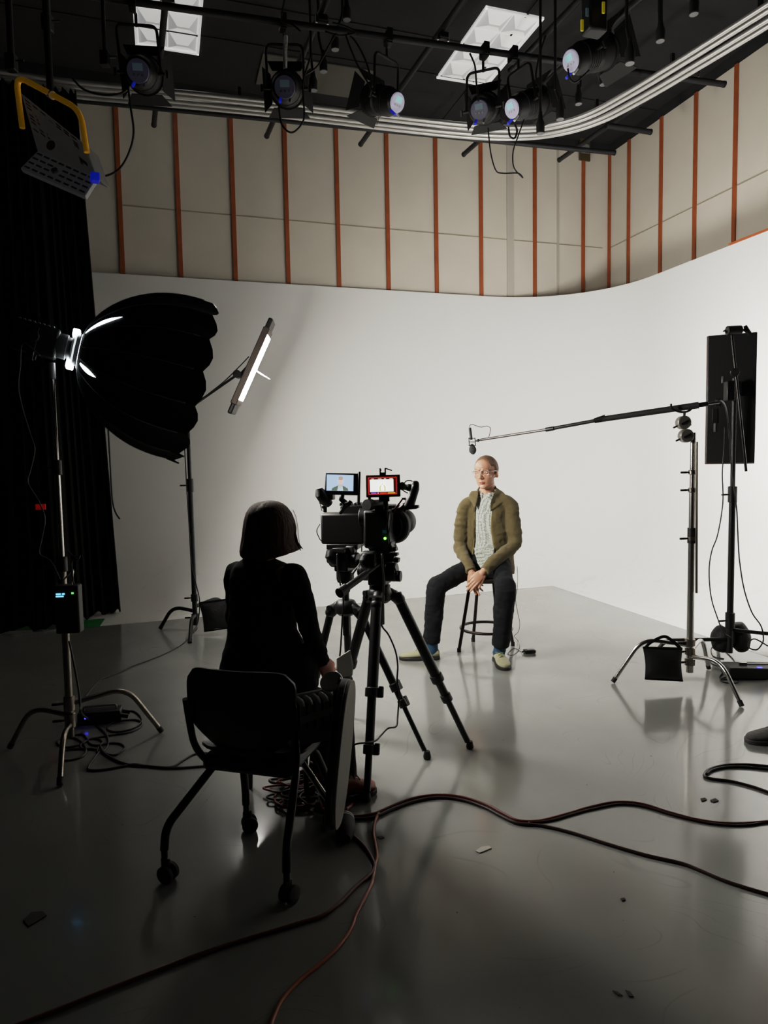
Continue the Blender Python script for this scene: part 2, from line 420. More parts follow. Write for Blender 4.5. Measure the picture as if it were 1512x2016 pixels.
# ---------------------------------------------------------------- ceiling lights (troffers)
M_trof = mat('troffer_white', (232, 232, 230), .5, emit=.38)  # fixtures are off; emission stands in for bounced light
M_trofd = mat('troffer_grey', (196, 196, 198), .5, emit=.28)  # same added glow, weaker, for the other louvre faces
def troffer(q, w, l, label, cells=4):
    c = atz(q[0], q[1], CEIL); R = rz(TH)
    t = thing('ceiling_light', label, 'ceiling light', c - V((0, 0, .03)), 'recessed ceiling lights')
    f = MB()
    for sx in (-1, 1): f.box(c + R @ V((sx * (w / 2 - .012), 0, -.012)), (.024, l, .024), R); f.box(c + R @ V((0, sx * (l / 2 - .012), -.012)), (w, .024, .024), R)
    f.build('frame', M_trof, t, bevel=.003)
    d = MB(); d.box(c + V((0, 0, -.004)), (w - .05, l - .05, .006), R)
    # louvre cells: four-sided shallow pyramids
    for i in range(2):
        for j in range(cells):
            cw, cl = (w - .06) / 2, (l - .06) / cells
            o = c + R @ V(((i - .5) * cw, (j - (cells - 1) / 2) * cl, -.008))
            d.cur = 0
            a = [o + R @ V((sx * cw * .48, sy * cl * .48, 0)) for sx, sy in ((-1, -1), (1, -1), (1, 1), (-1, 1))]
            p = [o + R @ V((sx * cw * .2, sy * cl * .05, -.045)) for sx, sy in ((-1, -1), (1, -1), (1, 1), (-1, 1))]
            d._add(a + p, [(0, 1, 5, 4), (2, 3, 7, 6)]); d.cur = 1
            d._add(a + p, [(1, 2, 6, 5), (3, 0, 4, 7), (4, 5, 6, 7)])
    d.build('diffuser', [M_trof, M_trofd], t, smooth=0)
    return t
troffer((958, 96), .62, 1.24, 'white recessed ceiling light crossed by the black pipe, right of the picture')
troffer((330, 20), .62, 1.24, 'white recessed ceiling light at the top left above the back pipe', 4)
# plain grey ceiling panel
c = atz(620, 150, CEIL); b = MB().box(c + V((0, 0, -.012)), (1.22, .6, .018), rz(TH))
tag(b.build('ceiling_panel', mat('grey_panel', (92, 89, 84), .8, var=.1), bevel=.004), 'plain pale grey ceiling panel between two hanging spotlights', 'ceiling panel')

# ---------------------------------------------------------------- rigging pipes
PZ, P1Z = 5.03, 4.90
def pipe(a, b, label, r=.026, m=M_pipe, group='black rigging pipes under the ceiling'):
    t = thing('rigging_pipe', label, 'pipe', (V(a) + V(b)) / 2, group)
    d = (V(b) - V(a)).normalized()
    MB().cyl(a, b, r, n=14).build('tube', m, t)
    for e, s in ((V(a), 1), (V(b), -1)): MB().cyl(e - d * s * .004, e + d * s * .012, r + .003, n=14).build('end_cap', M_black, t)
    return t
dl = ['first', 'second', 'third', 'fourth', 'fifth']
dend = ((303, 246), (525, 268), (710, 284), (913, 304), (1101, 315)); dtop = ((326, 0), (643, 0), (912, 0), (1254, 0), (1551, 0))
DP = []
for i, (e, q) in enumerate(zip(dend, dtop)):
    a = atz(e[0], e[1], PZ); b = atz(q[0], q[1], PZ); d = (b - a).normalized()
    DP.append((a, d))
    pipe(a, a + d * 6.2, 'black pipe running toward the viewer, %s of five from the left' % dl[i])
a, b = atz(1140, 0, PZ), atz(1005, 138, PZ); d = (a - b).normalized()
pipe(b, b + d * 5, 'black pipe running toward the viewer that stops above the paired spotlights')
a, b = atz(95, 0, PZ), atz(160, 150, PZ)
p1a, p1b = atz(295, 8, P1Z), atz(1426, 166, P1Z); p1d = (p1b - p1a).normalized()
pipe(p1a - p1d * 2.2, p1b, 'long black pipe that carries the row of spotlights')
def p1at(px):
    lo, hi = 0., 1.
    n = V((_R * (FPX)).x and (0, 0, 0)) if 0 else None
    # point of the lamp pipe seen at picture column px
    best = None
    for k in range(400):
        p = p1a.lerp(p1b, k / 399 * 1.2 - .1); q = p - _C; x = 756 + FPX * q.dot(_R) / q.dot(_F)
        if best is None or abs(x - px) < best[0]: best = (abs(x - px), p)
    return best[1]
p2a, p2b = atz(140, 196, 4.86), atz(1210, 301, 4.86)
pipe(p2a, p2b, 'long black pipe under the aluminium curtain tracks along the back wall')
p3a, p3b = atz(1196, 247, 4.93), atz(1281, 260, 4.93); d = (p3a - p3b).normalized()
pipe(p3b, p3b + d * .55, 'short black pipe stub poking out below the curtain tracks near the corner', r=.028)
# chain clamps and small couplers seen at pipe crossings
def coupler(p, label):
    t = thing('pipe_clamp', label, 'clamp', p, 'clamps where the pipes cross')
    MB().box(p, (.075, .075, .05), rz(TH)).build('body', M_black, t, bevel=.008)
    for s in (-1, 1): MB().cyl(p + E1 * s * .045 + V((0, 0, -.03)), p + E1 * s * .045 + V((0, 0, .03)), .008).build('bolt', M_chrome, t)
    return t
for i, (a, d) in enumerate(DP):
    # crossing with the lamp pipe
    n = V((d.y, -d.x, 0)); tt = (a - p1a).dot(n) / p1d.dot(n); p = p1a + p1d * tt
    coupler(V((p.x, p.y, (PZ + P1Z) / 2)), 'black pipe clamp where the lamp pipe crosses the %s pipe from the left' % dl[i])
# vertical drop rods at the left
def rod(q, ytop, ybot, Y, label, r=.022, metal=M_pipe):
    a, b = at(q, ytop, Y), at(q, ybot, Y)
    b = V((a.x + (b.x - a.x) * .3, a.y, b.z))
    t = thing('drop_rod', label, 'rod', b, 'vertical drop rods at the left')
    top = V((a.x, a.y, CEIL - .01))
    MB().cyl(top, b, r).build('tube', metal, t)
    MB().box(b + V((0, 0, .05)), (.06, .06, .10)).build('clamp', M_black, t, bevel=.006)
    MB().cyl(b + V((.04, -.02, .05)), b + V((.09, -.02, .05)), .008).build('bolt', M_chrome, t)
    return t
rod(92, 0, 62, 4.6, 'thick vertical rod with bright bolts above the yellow-framed floodlight')
rod(203, 0, 130, 5.2, 'thin vertical rod with a clamp right of the yellow-framed floodlight', .014)
rod(18, 0, 140, 4.6, 'dark vertical rod at the far left edge of the ceiling', .02)

# ---------------------------------------------------------------- curtain tracks
TZ = 4.72
tp = [atz(*q, TZ) for q in ((-260, 120), (0, 156), (150, 176), (300, 190), (530, 213), (756, 240), (900, 256), (1000, 262), (1085, 256), (1165, 234), (1250, 190), (1370, 118), (1512, 30), (1680, -75))]
tps = spline(tp, 8)
def offs(path, s):
    out = []
    for i, p in enumerate(path):
        d = (path[min(i + 1, len(path) - 1)] - path[max(i - 1, 0)]).normalized(); out.append(p + V((-d.y, d.x, 0)) * s)
    return out
M_alu = mat('aluminium_track', (206, 204, 200), .34, .7)
for s0, lab in ((-.085, 'inner aluminium curtain track curving round the corner, nearer the viewer'), (.085, 'outer aluminium curtain track curving round the corner, nearer the wall')):
    t = thing('curtain_track', lab, 'curtain track', tps[40], 'aluminium curtain tracks')
    for s in (-.036, .036): MB().tube(offs(tps, s0 + s), .020, 12).build('rail', M_alu, t, smooth=180)
    wb = MB(); wb.tube([p + V((0, 0, .018)) for p in offs(tps, s0)], .014, 6); wb.build('web', M_black, t)
    for k in (30, 52, 74, 86, 96):
        p = offs(tps, s0)[k]; MB().box(p + V((0, 0, .06)), (.03, .03, .10), rz(TH)).build('hanger', M_black, t, bevel=.004)

# black curtain in deep folds
M_curt = mat('black_velour', (9, 9, 9), .95, var=.3, scale=20, bump=.3, bscale=200, spec=.1, sheen=.03)
cbot = [atz(*q, .025) for q in ((238, 1204), (185, 1211), (130, 1231), (40, 1240), (-90, 1252), (-230, 1262))]
ctop = [atz(*q, 4.68) for q in ((150, 180), (110, 175), (60, 167), (-20, 156), (-150, 138), (-270, 122))]
cb_s, ct_s = spline(cbot, 26), spline(ctop, 26)
cr = []
for i in range(25):
    t = i / 24; row = []
    for j, (b, a) in enumerate(zip(cb_s, ct_s)):
        s = j / 26; p = b.lerp(a, t ** .96)
        w = math.sin(s * 21 + .8 * math.sin(s * 5)) * .055 + math.sin(s * 47) * .018
        q = V((.28 * w, -1. * w, 0)) * (1 - .25 * t); row.append(p + q + (V((0, 0, .02 * math.sin(s * 9))) if i == 0 else V((0, 0, 0))))
    cr.append(row)
co = MB().loft(cr, cap=False, closed_u=False).build('stage_curtain', M_curt, smooth=180, recalc=False)
tag(co, 'floor-length black stage curtain hanging in folds at the left', 'curtain')

# ---------------------------------------------------------------- hanging spotlights
M_lamp = mat('lamp_housing', (17, 17, 18), .45, .2, var=.2, scale=30)
M_door = mat('barn_door_steel', (12, 12, 12), .6, .2)
def rear_mat(name, c1, c2, e):
    return mat(name, c1, .4, emit=e), mat(name + '_screen', c2, .4, emit=e * 1.3)
M_rearA, M_rearS = rear_mat('rear_panel_lit', (176, 172, 192), (150, 200, 205), .35)
M_rearD, M_rearDS = rear_mat('rear_panel_dim', (70, 68, 86), (84, 104, 112), .10)
M_blue = mat('blue_connector', (20, 40, 190), .4, emit=.25)  # faint emission brightens the plugs, which are no light source
def spotlight(qx, qy, clamp_px, aim, r, L, label, lit, dY=0., yoke_h=None, door=.85, spring=False, pc=None):
    pc = pc or p1at(clamp_px); Y = pc.y + dY
    pr = at(qx, qy, Y); aim = V(aim).normalized()
    root = thing('spotlight', label, 'stage light', pc - V((0, 0, .03)), 'spotlights hanging from the lamp pipe')
    M = frame(aim)                       # local z = aim
    mid = pr + aim * L * .45
    body = MB().lathe([(.001, 0), (r * .72, .002), (r * .86, .02), (r * .88, .06), (r, .09), (r, L * .62), (r * 1.12, L * .66), (r * 1.12, L), (r * .98, L), (r * .95, L - .02), (.001, L - .02)], pr, R=M, n=26)
    for k in range(6): body.lathe([(r * .9, .095 + k * .025), (r * 1.06, .1 + k * .025), (r * 1.06, .106 + k * .025), (r * .9, .11 + k * .025)], pr, R=M, n=26)
    body.build('housing', M_lamp, root, bevel=.002)
    # rear control panel
    rp = MB(); rp.lathe([(.001, -.012), (r * .66, -.012), (r * .7, -.004), (r * .7, .006), (.001, .006)], pr, R=M, n=24)
    pn = rp.build('control_panel', M_rearA if lit else M_rearD, root, bevel=.002)
    dn = V((0, 0, -1)); up = (V((0, 0, 1)) - aim * aim.z).normalized(); sd = aim.cross(up)
    R3 = Matrix((sd, up, aim)).transposed()
    MB().box(pr - aim * .014 + up * r * .22, (r * .62, r * .42, .006), R3).build('screen', M_rearS if lit else M_rearDS, pn)
    bt = MB()
    for i in range(3): bt.cyl(pr - aim * .02 + up * (-r * .22) + sd * (i - 1) * r * .26, pr - aim * .01 + up * (-r * .22) + sd * (i - 1) * r * .26, r * .07, n=10)
    bt.build('buttons', M_white if lit else M_grey, pn)
    # yoke
    hw = r + .03; ytop = V((mid.x, mid.y, pc.z - .10)); ytop = V(((mid.x + pc.x) / 2, (mid.y + pc.y) / 2, max(mid.z + r + .08, pc.z - .13)))
    pts = bez([mid + sd * hw, ytop + sd * hw, ytop - sd * hw, mid - sd * hw], .05)
    MB().tube(pts, .011, 8).build('yoke', M_lamp, root)
    for s in (-1, 1):
        kb = MB(); kb.cyl(mid + sd * s * (r), mid + sd * s * (hw + .03), .012); kb.box(mid + sd * s * (hw + .045), (.02, .055, .02), R3); kb.build('knob', M_black, root, bevel=.003)
    cl = MB(); cl.cyl(ytop - V((0, 0, .01)), V((ytop.x, ytop.y, pc.z - .05)), .011)
    cl.cyl(V((ytop.x, ytop.y, pc.z - .055)), pc - V((0, 0, .05)), .011)
    cl.build('spigot', M_lamp, root)
    cc = MB(); cc.box(pc + V((0, 0, -.045)), (.05, .08, .03), rz(TH)); cc.box(pc + NIN * .045, (.05, .016, .10), rz(TH)); cc.box(pc - NIN * .045 + V((0, 0, -.01)), (.05, .016, .08), rz(TH)); cc.box(pc + V((0, 0, .042)), (.04, .08, .02), rz(TH))
    cc.build('hook_clamp', M_black, root, bevel=.004)
    # barn doors
    f = pr + aim * (L + .004)
    for a, b, wa, wb in ((up, sd, 1., 1.35), (-up, sd, 1., 1.5), (sd, up, .9, 1.4), (-sd, up, .9, 1.4)):
        o = f + a * r * 1.12; tip = f + a * r * (1.12 + door * .72) + aim * r * door * .9
        q = [o - b * r * wa, o + b * r * wa, tip + b * r * wb, tip - b * r * wb]
        n_ = (q[1] - q[0]).cross(q[3] - q[0]).normalized() * .0025
        dm = MB(); dm._add([p - n_ for p in q] + [p + n_ for p in q], [(0, 1, 2, 3), (7, 6, 5, 4), (0, 4, 5, 1), (1, 5, 6, 2), (2, 6, 7, 3), (3, 7, 4, 0)]); dm.build('barn_door', M_door, root, smooth=0)
    MB().lathe([(r * 1.0, 0), (r * 1.25, 0), (r * 1.25, .012), (r * 1.0, .012)], f - aim * .008, R=M, n=26).build('gel_ring', M_door, root)
    # plugs at the back
    pl = MB(); s0 = pr - up * r * .62 - sd * r * .35; pl.cyl(s0 + aim * .02, s0 - aim * .055 - up * .03, .011, n=10); pl.build('power_plug', M_blue, root)
    pl = MB(); s1 = pr - up * r * .62 + sd * r * .3; pl.cyl(s1 + aim * .02, s1 - aim * .05 - up * .035, .009, n=10); pl.build('signal_plug', M_white if lit else M_grey, root)
    if spring:
        sp = []; a = pc + sd * .02 - V((0, 0, .1)); b = mid + up * (r + .02)
        for k in range(150): sp.append(a.lerp(b, k / 149) + (E1 * math.cos(k * 1.25) + NIN * math.sin(k * 1.25)) * .014)
        MB().tube(sp, .005, 6).build('coiled_cord', mat('pale_coiled_cord', (190, 190, 186), .5), root)
    return pr, root
LP = []
LP.append(spotlight(272, 140, 262, (-.12, .93, .40), .115, .27, 'leftmost spotlight of the row, its back dark, against the curtain tracks', False))
LP.append(spotlight(561, 172, 556, (-.05, .93, .42), .115, .27, 'spotlight hung on a pale coiled cord, second of the row from the left', False, spring=True))
LP.append(spotlight(782, 202, 763, (-.62, .62, .40), .105, .31, 'spotlight with a lit rear panel aimed to the left, third of the row', True))
LP.append(spotlight(944, 216, 953, (.30, .82, .44), .108, .27, 'spotlight with a dim rear panel beside the lit one near the corner', False))
LP.append(spotlight(1008, 214, 1010, (.76, .50, .40), .105, .34, 'spotlight with the brightest rear panel, aimed right at the corner', True, dY=-.12))
LP.append(spotlight(1124, 120, 1150, (.80, .44, .40), .112, .40, 'largest spotlight, high at the right with a tall open barn door', True, dY=-.35, pc=atz(1192, 61, PZ) - V((0, 0, .02)), door=1.1))
# dark control box hung above the largest spotlight
p = at(1170, 28, 4.85); t = thing('power_box', 'black power box with yellow tags hanging above the largest spotlight', 'electrical box', p)
MB().box(p, (.14, .11, .26), rz(TH)).build('case', M_blackp, t, bevel=.015)
MB().cyl(p + V((0, 0, .13)), V((p.x, p.y, CEIL - .01)), .012).build('hanger', M_black, t)
for q in ((1146, 50), (1188, 15)): c = at(q[0], q[1], 4.76); MB().box(c, (.018, .010, .07), rz(.2)).build('yellow_tag', mat('yellow_tape', (214, 196, 30), .5, emit=.1), t)  # tape tags get a faint added glow to show up against black
MB().box(at(1156, 24, 4.785), (.02, .008, .05), rz(TH)).build('label_strip', M_rearDS, t)

# loose hanging cords with connectors
def pigtail(x, y0, y1, Y, label, bend=0., r=.011, white=True):
    a, b = at(x + bend, y0, Y), at(x, y1, Y); L_ = (a - b).length
    t = thing('drop_cable', label, 'cable', b, 'connector cables hanging from the ceiling')
    top = V((a.x, a.y, min(max(a.z, PZ - .2) + .3, CEIL - .02))) if y0 > 5 else V((a.x, a.y, CEIL - .01))
    c0 = b + V((0, 0, .12))
    pts = spline([top, a, a.lerp(c0, .5) + V((bend / 700, 0, 0)), c0], 8)
    MB().tube(pts, r, 8).build('cord', M_cab, t)
    MB().lathe([(.001, 0), (.032, 0), (.034, .07), (.022, .10), (.014, .16), (.001, .16)], b, n=12).build('connector', M_rubber, t)
    if white: MB().cyl(b + V((0, 0, -.006)), b + V((0, 0, .002)), .030, n=12).build('face', M_grey, t)
    return t
pigtail(683, 0, 38, 5.6, 'cord with a connector at the top centre, left of the bare ceiling')
pigtail(660, 5, 97, 5.75, 'cord with a connector hanging just left of the third spotlight', 14)
pigtail(637, 45, 140, 5.9, 'cord with a connector below the lamp pipe, over the grey ceiling panel', -10)
pigtail(617, 60, 177, 5.8, 'lowest hanging cord with a connector right of the coiled-cord spotlight', -6)
pigtail(1240, 30, 124, 4.75, 'cord with a connector right of the largest spotlight', -6)
pigtail(1187, 118, 166, 6.35, 'short cord with a connector below the largest spotlight')
pigtail(1139, 165, 204, 6.35, 'cord with a connector below the blue plug of the largest spotlight', 4)
pigtail(1103, 155, 234, 5.55, 'thin cord with a connector above the bend of the curtain tracks', -10)
pigtail(1366, 0, 27, 5.0, 'cord with a connector near the top right corner')
pigtail(1064, 225, 262, 5.6, 'cord connector in front of the curtain tracks beside the bright spotlight')
pigtail(1300, 0, 80, 5.3, 'thick cord with a pale tip at the upper right', 0, .018)
# loose loops of cable
def cable(name, label, pts, r, m, n=8, cat='cable', group=None, seg=8):
    o = MB().tube(spline(pts, n), r, seg).build(name, m, smooth=180)
    c = V((0, 0, 0))
    tag(o, label, cat, group); return o
def hang(px, Y, label, r=.0075, m=M_cab):
    return cable('hanging_cable', label, [at(x, y, Y + (dy[0] if dy else 0)) for x, y, *dy in px], r, m, group='loose cables among the lamps')
hang(((141, 152), (165, 176), (205, 187), (240, 183), (256, 168)), 5.05, 'black cable drooping between the floodlight and the leftmost spotlight')
hang(((252, 172), (257, 210), (263, 262), (252, 305), (232, 335), (205, 347), (193, 346)), 4.95, 'black cable looping down to the blue plug of the floodlight')
hang(((549, 210), (555, 245), (575, 261), (597, 238), (598, 200), (597, 160), (612, 110)), 5.55, 'black cable loop below the coiled-cord spotlight')
hang(((600, 148), (625, 130), (650, 85), (662, 66)), 5.6, 'thin black cable slanting up to the lamp pipe')
hang(((680, 68), (690, 95), (705, 130), (730, 172), (738, 182)), 5.6, 'black cable falling from the lamp pipe to the third spotlight')
hang(((685, 66), (702, 85), (722, 125), (733, 172)), 5.68, 'second black cable falling to the third spotlight')
hang(((961, 252), (966, 300), (976, 335), (990, 341), (1020, 341), (1029, 350), (1012, 330), (1010, 300), (1020, 268), (1032, 235)), 5.35, 'thin wire dangling in a long loop in front of the back wall', .005)
hang(((925, 105), (935, 130), (938, 165), (942, 200)), 5.75, 'black cable running down to the dim spotlight')
hang(((1118, 135), (1122, 155), (1132, 162), (1146, 152), (1160, 138)), 5.6, 'small cable loop behind the largest spotlight')
hang(((1001, 250), (1004, 268), (1013, 272), (1018, 258), (1014, 246)), 5.4, 'small black cable loop under the brightest spotlight')
hang(((1074, 70), (1062, 110), (1055, 150), (1062, 172)), 5.9, 'black cable hanging between the brightest and largest spotlights')
hang(((560, 0), (555, 40), (575, 48), (592, 62)), 5.5, 'black cable tangle at the top left of the lamp pipe')
hang(((655, 45), (680, 52), (700, 64), (668, 70), (640, 62)), 5.6, 'black cable wound on the lamp pipe')

hang(((213, 846), (216, 900), (219, 955), (222, 990), (228, 1010), (236, 1022)), 6.35, 'black cable hanging along the right edge of the stage curtain', .008)
# small framed sign behind the pipes in the corner
p = onplane(1147, 297, WK, NIN); p = p + NIN * .05
t = thing('wall_sign', 'small framed sign on the wall under the pipe end in the corner', 'sign', p)
MB().box(p, (.16, .025, .30), rz(TH)).build('frame', mat('sign_frame', (90, 76, 50), .5, .3), t, bevel=.003)
MB().box(p + NIN * .014, (.12, .004, .12), rz(TH)).build('panel', mat('sign_panel', (120, 130, 128), .4, var=.3, scale=30), t)

# ---------------------------------------------------------------- floodlight with yellow yoke, upper left
Yf = 4.35
A, B, C_, D = at(38, 172, Yf), at(160, 262, Yf), at(190, 352, Yf), at(70, 300, Yf)
ux = (B - A).normalized(); uy = (D - A); uy = (uy - ux * uy.dot(ux)).normalized(); un = ux.cross(uy)
A2, B2 = at(40, 182, Yf + .12), at(168, 285, Yf - .02); C2, D2 = at(190, 350, Yf - .12), at(73, 297, Yf + .05)
t = thing('floodlight', 'large hanging floodlight with a yellow tubular yoke and a grey vented rail', 'stage light', (A2 + C2) / 2)
def slab(q, th, name, m, par, **k):
    n = (q[1] - q[0]).cross(q[3] - q[0]).normalized() * th
    b = MB(); b._add([p for p in q] + [p + n for p in q], [(0, 1, 2, 3), (7, 6, 5, 4), (0, 4, 5, 1), (1, 5, 6, 2), (2, 6, 7, 3), (3, 7, 4, 0)]); return b.build(name, m, par, **k)
n_ = (B2 - A2).cross(D2 - A2).normalized()
sgn = 1 if n_.y > 0 else -1
hs = slab([A2, B2, C2, D2], .14 * sgn, 'housing', mat('flood_back', (120, 119, 117), .6, .1, emit=.045, var=.35, scale=14), t, bevel=.008)  # faint emission lifts the unlit back out of the dark
fb_ = MB(); out = -n_ * sgn
for i in range(7):
    for j in range(9):
        if (i * 5 + j) % 4 == 3: continue
        u, v = .10 + i * .12, .08 + j * .065
        p = A2.lerp(B2, u).lerp(D2.lerp(C2, u), v) + out * .003
        fb_.box(p, (.045, .012, .004), Matrix(((B2 - A2).normalized(), (D2 - A2).normalized(), out)).transposed())
fb_.build('vent_slots', mat('slot_grey', (60, 60, 62), .5), hs)
p = A2.lerp(B2, .32).lerp(D2.lerp(C2, .32), .74) + out * .006
MB().lathe([(.001, 0), (.03, 0), (.03, .004), (.001, .004)], p, out, 16).build('maker_badge', mat('brass_badge', (140, 112, 60), .4, .6), hs)
p = A2.lerp(B2, .86).lerp(D2.lerp(C2, .86), .72) + out * .006
MB().box(p, (.075, .05, .004), Matrix(((B2 - A2).normalized(), (D2 - A2).normalized(), out)).transposed()).build('rating_plate', M_grey, hs)
# vented rail
r0 = [at(75, 296, Yf - .02), at(191, 349, Yf - .14), at(167, 386, Yf - .2), at(40, 331, Yf - .1)]
M_rail = mat('flood_rail_grey', (140, 140, 143), .5, .1, emit=.035, var=.08)  # rail gets the same added glow as the housing
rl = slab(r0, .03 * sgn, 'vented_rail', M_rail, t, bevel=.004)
nr = (r0[1] - r0[0]).cross(r0[3] - r0[0]).normalized(); nr = -nr if nr.y > 0 else nr
sl = MB(); Rr = Matrix(((r0[1] - r0[0]).normalized(), nr.cross((r0[1] - r0[0]).normalized()), nr)).transposed()
for i in range(8):
    for j in range(4):
        u, v = .07 + i * .123, .14 + j * .24
        if i in (3,) and j in (1, 2): continue
        sl.box(r0[0].lerp(r0[1], u).lerp(r0[3].lerp(r0[2], u), v) + nr * .002, (.04, .011, .004), Rr)
sl.build('vent_slots', mat('rail_slot', (66, 66, 68), .6, emit=.01), rl)  # trace of the added glow in the slots too
p = r0[0].lerp(r0[1], .44).lerp(r0[3].lerp(r0[2], .44), .55) + nr * .004
MB().lathe([(.001, 0), (.022, 0), (.02, .012), (.001, .012)], p, nr, 14).build('lock_screw', M_chrome, rl)
# yoke
yk = bez([at(44, 252, Yf + .02), at(31, 148, Yf + .02), at(158, 216, Yf - .1), at(171, 300, Yf - .1)], .09, 8)
MB().tube(yk, .017, 12).build('yoke', mat('yellow_tube', (240, 176, 40), .4, var=.12, emit=.05), t)  # yoke colour glows slightly to read in the dim corner
MB().cyl(at(97, 184, Yf - .02), at(104, 188, Yf - .05), .024).build('yoke_collar', M_chrome, t)
tp_ = at(99, 182, Yf - .03)
MB().cyl(tp_ + V((0, 0, .02)), tp_ + V((0, 0, .55)), .02).build('hanging_post', M_black, t)
MB().box(at(187, 350, Yf - .17), (.05, .06, .05), rz(.5)).build('power_plug', M_blue, t, bevel=.006)
# ---------------------------------------------------------------- stands
def disp(name, rgb, e): return mat(name, rgb, .4, emit=e)
M_blueled, M_greenled = disp('blue_led', (60, 60, 255), 3.5), disp('green_led', (90, 235, 90), 1.6)
def stand_leg(root, c, foot, z, r, m, rub=M_rubber, knee=.62):
    a = V((c.x, c.y, z)); f = V((foot.x, foot.y, .012))
    d = (f - a); d.z = 0; k = a + d * knee + V((0, 0, .035)); s = a + d.normalized() * .02
    pts = bez([s, k, f], .10, 8)
    lg = MB().tube(pts, r, 12).build('leg', m, root)
    e = (pts[-1] - pts[-2]).normalized()
    MB().cyl(f - e * .03, f + e * .003, r + .002, n=12).build('rubber_foot', rub, lg)
    return lg
def collar(root, p, r, m, h=.08, knob_dir=V((-1, -.2, 0))):
    o = MB().lathe([(r, -h / 2), (r + .007, -h / 2 + .004), (r + .007, h / 2 - .004), (r, h / 2)], p, n=18).build('collar', m, root)
    k = knob_dir.normalized(); kb = MB(); kb.cyl(p + k * r, p + k * (r + .035), .006); kb.box(p + k * (r + .042), (.012, .014, .045), frame(k)); kb.build('tightening_knob', M_black, root, bevel=.003)

# ---- left: chrome stand of the key light
F1, F2, F3 = atz(20, 1475), atz(118, 1548), atz(318, 1443)
KC = at(137, 1400, 3.53); KC.z = 0
ktop = at(104, 742, 3.53).z
t = thing('light_stand', 'chrome turtle-base stand at the left carrying the large softbox', 'light stand', KC)
for f, z in ((F1, .20), (F2, .15), (F3, .26)): stand_leg(t, KC, f, z, .0135, M_dchrome)
MB().cyl(KC + V((0, 0, .08)), KC + V((0, 0, 1.02)), .019, n=18).build('lower_column', M_dchrome, t)
MB().cyl(KC + V((0, 0, 1.0)), KC + V((0, 0, 1.52)), .0155, n=18).build('middle_column', M_chrome, t)
MB().cyl(KC + V((0, 0, 1.5)), V((KC.x, KC.y, ktop)), .0125, n=18).build('upper_column', M_chrome, t)
for z, r in ((.17, .021), (.26, .021), (1.0, .02), (1.5, .017)): collar(t, KC + V((0, 0, z)), r, M_dchrome if z < .5 else M_black)
# ---- key lamp on the stand
S0, S1 = at(152, 690, 3.60), at(362, 747, 3.80)
AX = (S1 - S0).normalized(); LS = (S1 - S0).length; RS = .44
MS = frame(AX)
t = thing('lamp_head', 'black studio lamp head behind the softbox, glowing at its front collar', 'studio light', S0 - AX * .12)
hb = S0 - AX * .30; UPH = (V((0, 0, 1)) - AX * AX.z).normalized(); SDH = AX.cross(UPH); RH = Matrix((SDH, UPH, AX)).transposed()
MB().box(hb + AX * .10, (.11, .15, .22), RH).build('housing', M_blackp, t, bevel=.012)
fb_ = MB()
for i in range(8): fb_.box(hb + AX * (.02 + i * .022) + UPH * .078, (.10, .006, .010), RH)
fb_.build('cooling_fins', M_grey, t)
MB().lathe([(.001, 0), (.058, 0), (.064, .02), (.064, .05), (.055, .052), (.055, .07), (.064, .072), (.064, .09), (.001, .09)], S0 - AX * .10, R=MS, n=28).build('mount_ring', M_grey, t)
yk = MB()
for s in (-1, 1): yk.box(hb + AX * .10 + SDH * s * .066 - UPH * .03, (.008, .16, .035), RH)
yk.box(hb + AX * .10 - UPH * .11, (.14, .010, .035), RH)
yk.build('yoke', M_black, t, bevel=.003)
for s in (-1, 1): MB().cyl(hb + AX * .10 + SDH * s * .07, hb + AX * .10 + SDH * s * .10, .028, n=18).build('tilt_knob', M_blackp, t, bevel=.003)
MB().cyl(V((KC.x, KC.y, ktop - .01)), V((KC.x, KC.y, ktop + .07)), .018).build('stand_socket', M_grey, t)
hc = hb + AX * .10 - UPH * .12; MB().tube([V((KC.x, KC.y, ktop + .05)), hc], .016, 10).build('stand_arm', M_black, t)
M_glow = mat('hot_white', (240, 250, 255), .5, emit=9)
for du, h in ((.085, .04), (-.075, .05)):
    MB().box(S0 - AX * .02 + UPH * du - SDH * .02, (.09, h, .035), RH).build('glowing_vent', M_glow, t, bevel=.006)
MB().tube([S0 - AX * .012 + (UPH * math.cos(a) + SDH * math.sin(a)) * .072 for a in [math.pi * 2 * k / 28 for k in range(28)]], .006, 8, closed=True).build('glowing_rim', mat('warm_white_rim', (220, 235, 235), .4, emit=1.6), t)
